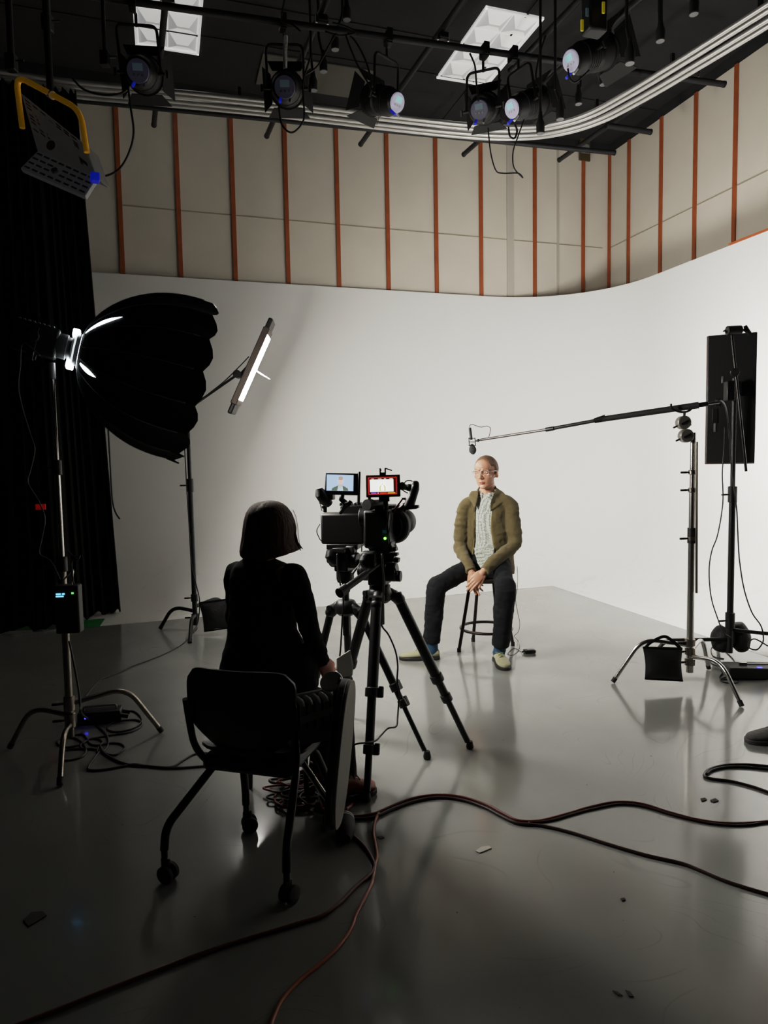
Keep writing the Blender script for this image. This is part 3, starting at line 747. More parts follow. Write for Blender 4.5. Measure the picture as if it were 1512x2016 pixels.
# ---- softbox shell
M_soft = mat('softbox_fabric', (10, 10, 11), .8, var=.25, scale=14, bump=.25, bscale=30, spec=.2)
M_silver = mat('softbox_silver_lining', (200, 205, 210), .4, .3)
t = thing('softbox', 'large round black sixteen-rib softbox at the left, seen from behind', 'softbox', S0)
NR = 16
def sprof(u): return RS * (.10 + .90 * (1 - (1 - u) ** 2.2) ** .62)
sh = MB(); NU = 22; NS = 4
def spt(u, a, fr):
    sag = 1 - .035 * math.sin(math.pi * fr) * (.3 + u)
    r = sprof(u) * sag
    return S0 + AX * (LS * (u + .03 * math.sin(math.pi * fr) * u ** 4)) + (UPH * math.cos(a) + SDH * math.sin(a)) * r
for k in range(NR):
    rows = []
    for i in range(NU + 1):
        u = i / NU; rows.append([spt(u, 2 * math.pi * (k + j / NS) / NR, j / NS) for j in range(NS + 1)])
    # scalloped skirt beyond the ribs' ends
    rows.append([spt(1, 2 * math.pi * (k + j / NS) / NR, j / NS) + AX * (.045 + .02 * math.sin(math.pi * j / NS)) for j in range(NS + 1)])
    # panels stay closed; light leaking near the hub is laid on as glowing patches
    gap = None
    for i in range(NU + 1):
        for j in range(NS):
            if gap and gap[0] <= i < gap[1] and (j in (1, 2) or (gap[0] + 1 <= i < gap[1] - 1)): continue
            sh._add([rows[i][j], rows[i][j + 1], rows[i + 1][j + 1], rows[i + 1][j]], [(0, 1, 2, 3)])
shell = sh.build('shell', M_soft, t, smooth=28, recalc=False)
for k in range(NR):
    a = 2 * math.pi * k / NR
    MB().tube([spt(i / 14, a, 0) + (UPH * math.cos(a) + SDH * math.sin(a)) * .002 for i in range(15)], .0028, 5).build('rib', M_grey, t)
    tip = spt(1, a, 0)
    if k in (7, 8, 9): MB().cyl(tip, tip + AX * .07 + (UPH * math.cos(a) + SDH * math.sin(a)) * .012, .007).build('rib_end', M_black, t)
for k, fr_, u0, u1, wd in ((2, .5, .05, .33, .34), (5, .35, .06, .22, .34)):  # leaf-shaped emissive patches on the closed fabric, imitating escaping light
    lf = MB(); A_, B_ = [], []
    for i in range(15):
        q = i / 14; u = u0 + (u1 - u0) * q; ww = wd * (math.sin(math.pi * min(1, q * .85 + .12)) ** .8) * (1 - q) ** .35 * .5
        for lst, s in ((A_, -1), (B_, 1)):
            f_ = fr_ + s * ww; a = 2 * math.pi * (k + f_) / NR; p = spt(u, a, f_); lst.append(p + (UPH * math.cos(a) + SDH * math.sin(a)) * .003)
    lf.strip(A_, B_); lf.build('slit_glow_patch', M_glow, t, smooth=180)
MB().lathe([(.066, -.01), (.08, -.01), (.08, .012), (.066, .012)], S0, R=MS, n=28).build('speed_ring', M_grey, t)
ln = MB(); ln.loft([[S0 + AX * LS * u + (UPH * math.cos(a) + SDH * math.sin(a)) * sprof(u) * .88 for a in [2 * math.pi * q / 32 for q in range(32)]] for u in (.02, .08, .16, .24, .32)], cap=False)
ln.build('lining', mat('lit_lining', (236, 246, 255), .6, emit=5), t, recalc=False)  # lining emits by itself in place of lamplight falling on it
KEY_E = 50.
M_key = mat('key_diffuser', (255, 250, 243), .6, emit=KEY_E)
MB().lathe([(.001, 0), (sprof(.93) * .93, 0), (sprof(.93) * .93, .004), (.001, .004)], S0 + AX * LS * .93, R=MS, n=48).build('front_diffuser', M_key, t)
# ---- controller box hung on the stand
p = at(136, 1198, 3.44); t = thing('control_box', 'black power controller with a lit blue display clamped to the softbox stand', 'control box', p - V((0, 0, .12)))
MB().box(p, (.118, .07, .245), rz(.12)).build('case', M_blackp, t, bevel=.008)
fr = rz(.12)
dp = MB(); 
for i, (x, w_) in enumerate(((-.036, .022), (-.012, .012))): dp.box(p + fr @ V((x, -.0365, .082)), (w_, .003, .007), fr)
dp.box(p + fr @ V((-.03, -.0365, .070)), (.036, .003, .006), fr)
dp.build('display', disp('cyan_display', (90, 190, 255), 3.), t)
MB().box(p + fr @ V((.032, -.0365, .084)), (.010, .003, .009), fr).build('indicator', M_greenled, t)
hk = MB(); hk.tube(bez([p + V((.02, .0, .12)), p + V((.02, .03, .20)), KC + V((0, -.02, 1.32)) + V((0, 0, p.z - 1.2)), KC + V((.0, .025, 1.34)) + V((0, 0, p.z - 1.2))], .02), .004, 6); hk.build('hanging_hook', M_chrome, t)
cable('power_cable', 'cable rising from the controller box in a small hook beside the stand', [at(145, 1150, 3.43), at(141, 1120, 3.43), at(142, 1105, 3.44), at(152, 1102, 3.45), at(157, 1094, 3.45), at(148, 1097, 3.46), at(133, 1085, 3.475)], .004, M_cab)
cable('power_cable', 'thin cable hanging in a wave left of the softbox stand from the lamp head', [at(78, 700, 3.4), at(45, 676, 3.42), at(40, 720, 3.45), at(36, 760, 3.45), at(43, 800, 3.45), at(58, 850, 3.45), at(68, 885, 3.45), at(60, 925, 3.45), at(55, 950, 3.45), at(75, 985, 3.45), at(88, 1020, 3.45), at(82, 1060, 3.45), at(78, 1090, 3.46), at(100, 1105, 3.46), at(118, 1140, 3.44)], .0035, mat('grey_cable', (70, 70, 70), .5))
p = at(80, 998, 6.1)
b = MB().box(p, (.09, .012, .05)); tag(b.build('red_sign', mat('red_dim', (150, 22, 16), .5, emit=.25), bevel=.003), 'small dim red sign low on the black curtain', 'sign')
# ---- power supply at the foot of the stand
p = atz(190, 1428, .0) + V((0, .06, .03)); t = thing('power_supply', 'black power supply with a blue light on the floor at the softbox stand', 'power supply', V((p.x, p.y, 0)))
R_ = rz(.22)
MB().box(p + V((0, 0, .008)), (.24, .10, .07), R_).build('case', M_blackp, t, bevel=.008)
MB().box(p + R_ @ V((-.07, -.052, .015)), (.016, .004, .008), R_).build('indicator', M_blueled, t)
hd = MB(); hd.tube(bez([p + R_ @ V((-.09, 0, .04)), p + R_ @ V((-.09, 0, .065)), p + R_ @ V((.09, 0, .065)), p + R_ @ V((.09, 0, .04))], .02), .006, 8); hd.build('handle', M_grey, t)
for s in (-.04, .03): MB().cyl(p + R_ @ V((.12, s, .01)), p + R_ @ V((.16, s, .0)), .013).build('connector', M_black, t)

# ---- left background: black stand with an edge-on LED panel
LC = at(384, 1210, 6.15); LC.z = 0
f1, f2 = atz(316, 1239), atz(374, 1267); f3 = LC * 3 - f1 - f2; f3 = LC + (f3 - LC).normalized() * .48
t = thing('light_stand', 'black stand against the white sweep at the left, behind the seated woman', 'light stand', LC)
for f, z in ((f1, .18), (f2, .14), (f3, .22)): stand_leg(t, LC, f, z, .0165, M_black)
ltop = at(368, 800, 6.15).z
MB().cyl(LC + V((0, 0, .05)), LC + V((0, 0, 1.35)), .022).build('lower_column', M_black, t)
MB().cyl(LC + V((0, 0, 1.3)), V((LC.x, LC.y, ltop)), .0165).build('upper_column', M_black, t)
for z, r in ((.12, .026), (.30, .024), (1.32, .023)): collar(t, LC + V((0, 0, z)), r, M_black, .12 if z > 1 else .07)
arm_a, arm_b = V((LC.x, LC.y, ltop - .03)), at(468, 737, 6.08)
MB().cyl(arm_a, arm_b, .011).build('boom_arm', M_black, t)
MB().cyl(arm_b - V((0, .04, 0)), arm_b + V((0, .04, 0)), .035).build('grip_head', M_black, t)
pa, pb = at(449, 812, 6.05), at(530, 628, 6.05); U1 = (pb - pa).normalized(); NL = (V((.90, .09, -.40))); NL = (NL - U1 * NL.dot(U1)).normalized(); W1 = NL.cross(U1)
pc = (pa + pb) / 2 + NL * .03; RL = Matrix((W1, U1, NL)).transposed(); LL = (pb - pa).length
t = thing('led_panel', 'tilted LED panel seen edge-on, its glowing face to the right', 'light panel', pc)
MB().box(pc, (.30, LL * .80, .055), RL).build('housing', mat('led_edge', (70, 58, 50), .45, .3, var=.1), t, bevel=.006)
for s in (-1, 1): MB().box(pc + U1 * s * LL * .44, (.28, LL * .12, .04), RL, ).build('end_cap', M_black, t, bevel=.012)
LED_L = 95.
MB().box(pc + NL * .029, (.27, LL * .68, .004), RL).build('light_face', mat('led_left_face', (255, 250, 243), .5, emit=LED_L), t)
yk = MB(); yk.cyl(pc - NL * .03, arm_b + NL * .02, .014); yk.build('mount', M_black, t)
MB().cyl(pc - W1 * .17 + NL * .0, pc - W1 * .17 + NL * .16 - V((0, 0, .02)), .009).build('handle', M_chrome, t)
cable('power_cable', 'cable running along the boom arm of the edge-on LED panel', [at(490, 702, 6.0), at(470, 723, 6.02), at(440, 752, 6.05), at(405, 780, 6.07), at(380, 805, 6.1), at(364, 850, 6.12), at(366, 930, 6.12), at(372, 1030, 6.12), at(377, 1110, 6.12), at(386, 1150, 6.12), at(393, 1185, 6.12), at(388, 1230, 6.1), at(366, 1262, 5.9)], .005, M_cab)
M_bag = mat('sandbag_nylon', (17, 17, 18), .6, var=.25, scale=22, bump=.3, bscale=60, spec=.3)
def sandbag(tl, tr, br, bl, Y, thick, label, handle=True, lean=0.):
    """a filled square bag seen face on; corners are picture points at depth Y"""
    q = [at(x, y, Y) for x, y in (tl, tr, br, bl)]
    q[2] = q[2] + V((0, lean, 0)); q[3] = q[3] + V((0, lean, 0))
    n = (q[1] - q[0]).cross(q[3] - q[0]).normalized(); n = n if n.y < 0 else -n
    c = (q[0] + q[1] + q[2] + q[3]) / 4
    t = thing('sandbag', label, 'sandbag', V((c.x, c.y, min(p.z for p in q))))
    m = MB(); N = 14
    for s in (1, -1):
        rows = []
        for i in range(N + 1):
            v = i / N; row = []
            for j in range(N + 1):
                u = j / N; p = q[0].lerp(q[1], u).lerp(q[3].lerp(q[2], u), v)
                inx = math.sin(math.pi * u); iny = math.sin(math.pi * v)
                p = p + (c - p) * (.07 * (inx * (1 - iny) + iny * (1 - inx)))
                h = thick * (inx ** .55) * (iny ** .45) * (.75 + .35 * v) + .004
                h += .006 * noise.noise(p * 22) * inx * iny
                row.append(p + n * h * s)
            rows.append(row)
        m.loft(rows, cap=False, closed_u=False)
    m.build('bag', M_bag, t, smooth=180, recalc=False)
    sm = MB(); sm.tube([q[0].lerp(q[1], k / 8) for k in range(9)], .008, 8); sm.build('top_seam', M_cloth, t); sm = MB(); sm.tube([q[3].lerp(q[2], k / 8) for k in range(9)], .007, 8); sm.build('bottom_seam', M_cloth, t)
    if handle:
        a, b = q[0], q[1]; h = MB(); w = (a - b).length
        pts = spline([a.lerp(b, .06), a.lerp(b, .2) + V((0, 0, w * .14)), a.lerp(b, .52) + V((0, 0, w * .30)), a.lerp(b, .74) + V((0, 0, w * .2)), a.lerp(b, .96)], 8)
        h.tube(pts, .010, 8, sx=.4); h.build('handle_strap', M_cloth, t)
    return t
sandbag((392, 1187), (448, 1180), (452, 1236), (402, 1243), 5.98, .055, 'black sandbag hanging on the background stand, left of the seated woman', handle=False)

# ---- right: black stand with the LED panel seen from behind
RCN = at(1436, 1285, 4.932); RCN.z = 0
t = thing('light_stand', 'black stand at the right behind the microphone stand, holding an LED panel', 'light stand', RCN)
MB().cyl(RCN + V((0, 0, .06)), RCN + V((0, 0, 1.25)), .0225, n=18).build('lower_column', M_black, t)
rtop = at(1436, 745, 4.932).z
MB().cyl(RCN + V((0, 0, 1.2)), V((RCN.x, RCN.y, rtop)), .017, n=18).build('upper_column', M_black, t)
for f, z in ((at(1368, 1268, 4.970), .16), (at(1560, 1282, 4.787), .23), (at(1415, 1230, 5.415), .18)):
    f.z = 0; d = (f - RCN); d = d.normalized() * max(d.length, .5)
    a = RCN + V((0, 0, z)); lg = MB().tube(bez([a, a + d * .92 + V((0, 0, -.02)), a + d * 1.05 - V((0, 0, z - .012))], .08), .014, 10).build('leg', M_black, t)
for z, r in ((.30, .026), (1.22, .024)): collar(t, RCN + V((0, 0, z)), r, M_black, .12)
MB().box(at(1436, 770, 4.903), (.06, .06, .14)).build('head_clamp', M_black, t, bevel=.008)
RY = 5.05
pc = at(1439, 786, RY); aim = V((.385, .923, 0)).normalized(); sd = aim.cross(V((0, 0, 1))).normalized(); up = sd.cross(aim); RR = Matrix((sd, up, aim)).transposed()
t = thing('led_panel', 'tall rectangular LED panel at the right, its black back to the viewer', 'light panel', pc)
MB().box(pc, (.318, .93, .07), RR).build('housing', M_blackp, t, bevel=.006)
MB().box(pc + aim * .042, (.330, .945, .012), RR).build('front_frame', mat('rose_grey_frame', (120, 96, 90), .4, .4), t, bevel=.003)
LED_R = 98.
MB().box(pc + aim * .050, (.30, .90, .004), RR).build('light_face', mat('led_right_face', (255, 252, 248), .5, emit=LED_R), t)
for x, y, w_, h in ((-.09, -.02, .03, .06), (-.105, -.12, .035, .11), (-.105, -.20, .014, .07), (-.06, .14, .012, .05)):
    MB().box(pc - aim * .038 + sd * x + up * y, (w_, h, .008), RR).build('control', M_grey if w_ < .03 else M_black, t, bevel=.002)
bkt = MB(); bkt.box(pc - aim * .05 + sd * .02 + up * .07, (.08, .10, .04), RR); bkt.cyl(pc - aim * .05 + up * .07, at(1436, 765, 4.970), .018); bkt.build('bracket', M_black, t, bevel=.004)
# grip arm lying across the back of the panel
ga, gb_ = at(1440, 652, 4.874), at(1469, 928, 4.816)
t = thing('grip_arm', 'thin black extension arm with a grip head slanting across the back LED panel', 'grip arm', gb_)
MB().cyl(ga, gb_, .0095, n=12).build('rod', mat('satin_black_rod', (30, 29, 28), .25, .7), t)
hd = MB(); hd.cyl(at(1431, 651, 4.874), at(1459, 650, 4.874), .033, n=20); hd.build('grip_head', M_black, t, bevel=.004)
kn = MB(); kn.cyl(at(1459, 650, 4.874), at(1468, 650, 4.874), .010); kn.tube([at(1467, 641, 4.874), at(1470, 650, 4.874), at(1477, 658, 4.874)], [.012, .018, .014], 10); kn.build('wing_knob', M_black, t)
kn = MB(); kn.tube([at(1431, 655, 4.874), at(1427, 650, 4.874), at(1425, 652, 4.864)], .006, 8); kn.build('small_lever', M_black, t)
MB().cyl(at(1447, 733, 4.796), at(1447, 733, 4.883), .03).build('lower_grip_head', M_black, t, bevel=.004)
def saddle(pts, rs, label, name_='sandbag'):
    c = pts[-1]; t = thing('sandbag', label, 'sandbag', V((pts[0].x, pts[0].y, 0)))
    for side in pts_sets(pts): pass
    return t
p0 = at(1436, 1238, 4.961)
t = thing('sandbag', 'black two-lobed saddle sandbag slung over the base of the right stand', 'sandbag', V((p0.x, p0.y, .03)))
for (x0, y0), (x1, y1) in (((1430, 1236), (1419, 1288)), ((1447, 1228), (1459, 1278))):
    a, b = at(x0, y0, 5.028), at(x1, y1, 5.009); b.z = max(b.z, .10)
    m = MB(); pts = [a, a.lerp(b, .35), a.lerp(b, .7), b, b + (b - a).normalized() * .055]
    m.tube(spline(pts, 5), [.025 + .056 * math.sin(math.pi * min(1, .12 + k / 20 * .88)) ** .7 for k in range(21)], 16, sx=1.15); m.build('lobe', M_bag, t, smooth=180)
MB().tube(spline([at(1436, 1246, 5.028), at(1440, 1236, 5.019), at(1444, 1240, 5.028)], 6), .02, 8).build('strap', M_cloth, t)

# ---- microphone stand (chrome C-stand), boom, microphone
b1, b2, b3 = atz(1207, 1345), atz(1460, 1393), atz(1395, 1318)
BC = at(1358, 1300, 4.40); BC.z = 0
t = thing('light_stand', 'chrome turtle-base stand at the right holding the boom pole', 'light stand', BC)
for f, z in ((b1, .27), (b2, .20), (b3, .23)): stand_leg(t, BC, f, z, .0135, M_chrome)
btop = at(1348, 852, 4.40).z
MB().cyl(BC + V((0, 0, .09)), BC + V((0, 0, 1.0)), .022, n=18).build('lower_column', M_chrome, t)
MB().cyl(BC + V((0, 0, .97)), BC + V((0, 0, 1.30)), .020, n=18).build('middle_column', M_chrome, t)
MB().cyl(BC + V((0, 0, 1.28)), V((BC.x, BC.y, btop)), .0175, n=18).build('upper_column', M_chrome, t)
MB().cyl(V((BC.x + .008, BC.y - .033, btop - .06)), V((BC.x + .022, BC.y - .033, .62)), .008, n=12).build('folded_grip_arm', M_dchrome, t)
MB().cyl(BC + V((0, 0, .94)), BC + V((0, 0, 1.04)), .0265, n=18).build('black_sleeve', M_black, t)
for z, r in ((.16, .025), (.23, .025), (.29, .025)): collar(t, BC + V((0, 0, z)), r, M_dchrome, .05)
for y in (930, 965, 1060): collar(t, V((BC.x, BC.y, at(1350, y, 4.4).z)), .021, M_dchrome, .03)
for (x, y), dx in (((1345, 832), .0), ((1350, 858), .0)):
    c = at(x, y, 4.38); gh = MB(); gh.cyl(c - V((0, .028, 0)), c + V((0, .028, 0)), .043, n=24); g = gh.build('grip_head', mat('cast_grip', (130, 127, 120), .38, .6, var=.15), t, bevel=.006)
    sl_ = MB(); sl_.box(c - V((0, .030, 0)), (.05, .004, .012), euler(0, -.5, 0)); sl_.build('jaw_slot', M_black, g)
    kn = MB(); kn.cyl(c + V((-.036, 0, -.02)), c + V((-.062, 0, -.032)), .006); kn.cyl(c + V((.036, 0, -.01)), c + V((.05, 0, -.016)), .006); kn.build('handle', M_black, g)
MB().cyl(at(1345, 832, 4.38), at(1350, 858, 4.38), .010).build('link_pin', M_chrome, t)
# boom holder
cr = at(1349, 799, 4.38)
t = thing('boom_holder', 'black forked cradle on top of the chrome stand under the boom pole', 'boom holder', cr - V((0, 0, .05)))
MB().cyl(at(1347, 819, 4.38), at(1348, 809, 4.38), .008).build('stem', M_black, t)
fk = MB(); fk.tube(spline([at(1321, 795, 4.38), at(1323, 804, 4.38), at(1335, 810, 4.38), at(1349, 811, 4.38), at(1360, 806, 4.38), at(1367, 793, 4.38)], 6), .007, 8); fk.build('fork', M_black, t)
P = [at(x, y, Y) for x, y, Y in ((1394, 795, 4.35), (1376, 797.5, 4.365), (1320, 804, 4.42), (1180, 826, 4.62), (1170, 828.5, 4.63), (1080, 845, 4.80), (946, 866, 5.13))]
t = thing('boom_pole', 'long black telescopic boom pole reaching left over the seated man', 'boom pole', P[2])
MB().cyl(P[0], P[1], .015).build('end_cap', M_black, t)
MB().cyl(P[1], P[3], .021, .019, n=18).build('grip_section', mat('boom_foam', (24, 23, 23), .7, bump=.2, bscale=200), t)
MB().cyl(P[3] + (P[3] - P[4]).normalized() * .04, P[4], .024, .017, n=16).build('lock_ring', M_black, t)
MB().cyl(P[4], P[5], .0125, n=16).build('middle_section', mat('carbon_tube', (40, 38, 37), .3, .2), t)
MB().cyl(P[5] + (P[5] - P[6]).normalized() * .04, P[5] - (P[5] - P[6]).normalized() * .02, .015).build('second_lock_ring', M_black, t)
MB().cyl(P[5], P[6], .0095, n=14).build('tip_section', mat('carbon_tube2', (92, 88, 84), .25, .4), t)
MB().cyl(P[0], P[0] + (P[0] - P[1]).normalized() * .07, .008).build('output_jack', M_chrome, t)
mp = at(932, 868, 5.16)
t = thing('microphone', 'small condenser microphone with a grey foam windscreen above the man\'s head', 'microphone', at(931, 890, 5.16))
MB().tube([at(925, 842, 5.16), at(928, 866, 5.16)], .0105, 14).build('barrel', M_blackp, t, bevel=.002)
ws = MB(); a, b = at(929, 876, 5.16), at(932, 895, 5.16); d = (b - a)
ws.tube([a - d * .1, a, a + d * .15, a + d * .4, a + d * .65, a + d * .88, a + d * 1.0], [.009, .014, .020, .027, .027, .017, .002], 18); ws.build('windscreen', mat('foam_grey', (52, 52, 52), .95, bump=.4, bscale=300), t)
smt = MB()
for x in (-1, 1): smt.tube([at(929 + x * 6, 862, 5.16), at(930 + x * 6, 878, 5.16)], .004, 6)
for y in (863, 870, 877): smt.tube([at(929 + (math.cos(k * .7) * 6.5), y, 5.16 + .027 * math.sin(k * .7)) for k in range(10)], .003, 6)
smt.cyl(at(936, 868, 5.15), at(945, 866.5, 5.13), .007); smt.cyl(at(940, 867, 5.14), at(943, 867, 5.14), .012)
smt.build('shock_mount', M_black, t)
cable('microphone_cable', 'thin looped cable from the microphone back to the boom pole tip', [at(925, 843, 5.16), at(925, 838, 5.16), at(930, 836, 5.16), at(940, 839, 5.15), at(948, 841, 5.15), at(957, 839, 5.14), at(965, 842, 5.12), at(965, 850, 5.11), at(963, 858, 5.1), at(962, 862, 5.1)], .0025, M_cab)
cable('boom_cable', 'cable leaving the boom pole end and falling beside the right stand', [at(1408, 789, 4.32), at(1420, 789, 4.33), at(1428, 800, 4.6), at(1432, 820, 4.75), at(1436, 860, 4.816), at(1440, 920, 4.854), at(1450, 1000, 4.854), at(1453, 1060, 4.854), at(1456, 1105, 4.835), at(1465, 1160, 4.816), at(1480, 1205, 4.787), at(1498, 1232, 4.767), at(1503, 1256, 4.758), at(1500, 1268, 4.738), at(1490, 1279, 4.719), at(1476, 1276, 4.719), at(1474, 1266, 4.738), at(1486, 1258, 4.738), at(1512, 1272, 4.700)], .005, M_cab)
cable('power_cable', 'cable hanging in a long bow left of the right stand from the LED panel', [at(1427, 840, 4.951), at(1426, 880, 4.922), at(1422, 930, 4.893), at(1423, 990, 4.883), at(1413, 1052, 4.874), at(1401, 1086, 4.864), at(1396, 1125, 4.854), at(1400, 1175, 4.854), at(1412, 1215, 4.854), at(1424, 1244, 4.835), at(1440, 1256, 4.816)], .0045, M_cab)
sandbag((1266, 1275), (1343, 1277), (1344, 1340), (1270, 1336), 4.33, .05, 'black square sandbag hung on a leg of the chrome microphone stand')
# ---- ballast at the right edge
p = atz(1494, 1342) + V((0, .10, .045)); R_ = rz(-.10)
t = thing('power_supply', 'flat black power supply with a blue light on the floor at the right edge', 'power supply', V((p.x, p.y, 0)))
MB().box(p, (.34, .16, .075), R_).build('case', M_blackp, t, bevel=.008)
MB().cyl(p + R_ @ V((-.08, -.0, .045)), p + R_ @ V((-.03, -.0, .045)), .012).build('switch_knob', M_chrome, t)
MB().box(p + R_ @ V((.03, -.06, .0385)), (.03, .02, .003), R_).build('indicator', M_blueled, t)
MB().box(p + R_ @ V((.06, .02, .04)), (.16, .02, .006), R_).build('label_plate', M_grey, t)
# ---------------------------------------------------------------- tripods
M_trip = mat('tripod_black', (15, 15, 16), .42, .2, var=.2, scale=30)
def tripod(apex, feet, fz, label, r0=.024, knuckle=True, handle=None, locks=((.52, .62), (.52, .62), (.52, .62))):
    t = thing('tripod', label, 'tripod', V((apex.x, apex.y, 0)))
    MB().lathe([(.001, -.05), (.04, -.05), (.058, -.035), (.062, 0), (.05, .025), (.042, .03), (.001, .03)], apex, n=24).build('crown', M_trip, t)
    for f, lk in zip(feet, locks):
        f = V((f.x, f.y, .014)); d = f - apex; dh = V((d.x, d.y, 0)).normalized()
        a = apex + dh * .085 - V((0, 0, .015)); d = f - a; L = d.length; d.normalize()
        side = d.cross(V((0, 0, 1))).normalized()
        lg = MB(); lg.cyl(a, a + d * L * lk[0], r0, r0 * .98, n=16); leg = lg.build('leg', M_trip, t)
        MB().cyl(a + d * L * (lk[0] - .01), a + d * L * lk[1], r0 * .78, n=14).build('middle_section', M_trip, leg)
        MB().cyl(a + d * L * (lk[1] - .01), f - d * .03, r0 * .60, n=14).build('lower_section', M_trip, leg)
        for u, r in ((lk[0], r0 * 1.25), (lk[1], r0 * 1.05)):
            lb = MB(); c = a + d * L * u; lb.cyl(c - d * .03, c + d * .012, r, n=14)
            lb.box(c - side * (r + .008) - d * .012, (.022, .03, .05), frame(d)); lb.box(c - side * (r + .002) + d * .006, (.03, .028, .018), frame(d))
            lb.build('lock_lever', M_blackp, leg, bevel=.004)
        MB().lathe([(.001, 0), (.018, .002), (.02, .012), (.014, .04), (.001, .04)], f - V((0, 0, .013)), n=14).build('foot', M_rubber, leg)
        kn = MB(); kn.cap(apex + dh * .05 + V((0, 0, -.005)), a + d * .03, .026, .031, 14); kn.build('hinge', M_trip, t)
        kn = MB(); kn.cyl(a - side * .036, a + side * .036, .016); kn.build('hinge_bolt', M_black, t)
    return t
ap1 = at(748, 1166, 3.36); ap2 = at(681, 1192, 3.62)
t1 = tripod(ap1, (atz(722, 1578), atz(925, 1474), atz(655, 1440)), 0, 'nearer black camera tripod with its front leg by the woman\'s foot', .027, locks=((.50, .78), (.55, .68), (.5, .7)))
t2 = tripod(ap2, (atz(841, 1494), atz(596, 1440), atz(690, 1415)), 0, 'farther black camera tripod between the seated woman and the nearer tripod', .021, locks=((.55, .66), (.55, .68), (.55, .68)))
# centre columns, bowls, fluid heads as parts of their tripods
def head(t, apex, zt, yaw, s=1., dirs=1):
    R = rz(yaw)
    MB().cyl(apex + V((0, 0, -.16)), V((apex.x, apex.y, zt - .13 * s)), .020 * s).build('centre_column', M_trip, t)
    MB().lathe([(.001, 0), (.044 * s, 0), (.05 * s, .02), (.05 * s, .06 * s), (.036 * s, .075 * s), (.001, .075 * s)], V((apex.x, apex.y, zt - .20 * s)), n=22).build('head_base', M_trip, t)
    c = V((apex.x, apex.y, zt - .075 * s))
    h = MB(); h.box(c + R @ V((0, 0, -.01)), (.085 * s, .11 * s, .10 * s), R); h.cyl(c + R @ V((-.085 * s, 0, 0)), c + R @ V((.085 * s, 0, 0)), .045 * s, n=22); h.build('fluid_head', M_trip, t, bevel=.008)
    MB().box(V((apex.x, apex.y, zt - .012)), (.075 * s, .16 * s, .022), R).build('quick_release_plate', M_trip, t, bevel=.003)
    for k, z in ((-1, .0), (1, -.02)):
        kb = MB(); kb.cyl(c + R @ V((k * .08 * s, .0, z)), c + R @ V((k * .105 * s, .0, z)), .026 * s, n=14); kb.build('drag_knob', M_blackp, t, bevel=.003)
YAW1, YAW2 = -.30, -.42
zc1 = at(748, 1094, 3.36).z; zc2 = at(672, 1076, 3.62).z
head(t1, ap1, zc1, YAW1, 1.05); head(t2, ap2, zc2, YAW2, .95)
ph = MB(); a, b = at(745, 1112, 3.28), at(668, 1168, 3.05); d = (b - a).normalized(); ph.cyl(a, a + d * .22, .010, n=12); ph.cyl(a + d * .10, b - d * .03, .0165, n=14); ph.cyl(b - d * .05, b, .024, n=14)
ph.build('pan_handle', M_trip, t1)
sk = MB(); sk.box(at(727, 1101, 3.28), (.075, .06, .08), rz(-.3)); sk.tube([at(722, 1088, 3.27), at(719, 1105, 3.27), at(726, 1118, 3.27)], [.02, .034, .022], 14); sk.build('counterbalance_housing', M_blackp, t1, bevel=.012)
lv = MB(); lv.tube([at(772, 1108, 3.3), at(777, 1118, 3.28), at(780, 1127, 3.27)], .0035, 6); lv.ell(at(780, 1129, 3.27), .008); lv.build('lock_lever', M_black, t1)
lv = MB(); lv.tube([at(712, 1073, 3.5), at(712, 1105, 3.46), at(705, 1115, 3.44), at(694, 1129, 3.42)], [.004, .004, .0045, .008], 8); lv.build('pan_handle', M_black, t2)
wg = MB(); wg.tube([at(650, 1082, 3.6), at(652, 1092, 3.6), at(660, 1104, 3.6), at(667, 1110, 3.6)], [.02, .036, .03, .02], 14); wg.tube([at(694, 1088, 3.62), at(689, 1105, 3.62), at(680, 1116, 3.62)], [.02, .026, .015], 14); wg.build('bowl_clamp', M_trip, t2)
bh = MB(); bh.box(at(692, 1083, 3.6), (.05, .05, .05), rz(-.4)); bh.build('side_block', M_blackp, t2, bevel=.008)

# ---------------------------------------------------------------- cameras
M_cam = mat('camera_black', (14, 14, 15), .45, .1, var=.2, scale=40, bump=.08, bscale=300)
M_glass = mat('lens_glass', (20, 24, 30), .05, 0, coat=1.)
def cambase(px, py, Y, yaw):
    return at(px, py, Y), rz(yaw)
# left camera: wide shoulder body with a big rear battery
c, R = cambase(674, 1041, 3.62, YAW2 + .25)
t = thing('video_camera', 'broad black video camera on the farther tripod, left of the pair', 'camera', V((c.x, c.y, zc2)))
MB().box(c + R @ V((0, .05, 0)), (.235, .12, .165), R).build('battery_plate', M_cam, t, bevel=.012)
MB().box(c + R @ V((.03, .20, -.005)), (.15, .24, .15), R).build('body', M_cam, t, bevel=.01)
MB().box(c + R @ V((.0, .10, -.095)), (.17, .24, .03), R).build('base_plate', M_cam, t, bevel=.004)
MB().lathe([(.001, 0), (.06, 0), (.06, .09), (.068, .1), (.068, .16), (.05, .162), (.001, .15)], c + R @ V((.03, .33, .0)), R=R @ frame((0, 1, 0)), n=28).build('lens', M_cam, t)
MB().lathe([(.001, 0), (.05, 0), (.04, .012), (.001, .018)], c + R @ V((.03, .482, .0)), R=R @ frame((0, 1, 0)), n=24).build('front_glass', M_glass, t)
mt = MB(); mt.box(c + R @ V((.05, .06, .10)), (.12, .12, .045), R)
for i in range(5): mt.box(c + R @ V((-.01 + i * .026, .04, .128)), (.012, .06, .018), R)
mt.cyl(c + R @ V((.095, .01, .06)), c + R @ V((.13, .01, .06)), .05, n=20)
mt.build('control_deck', M_cam, t, bevel=.004)
rod_ = MB()
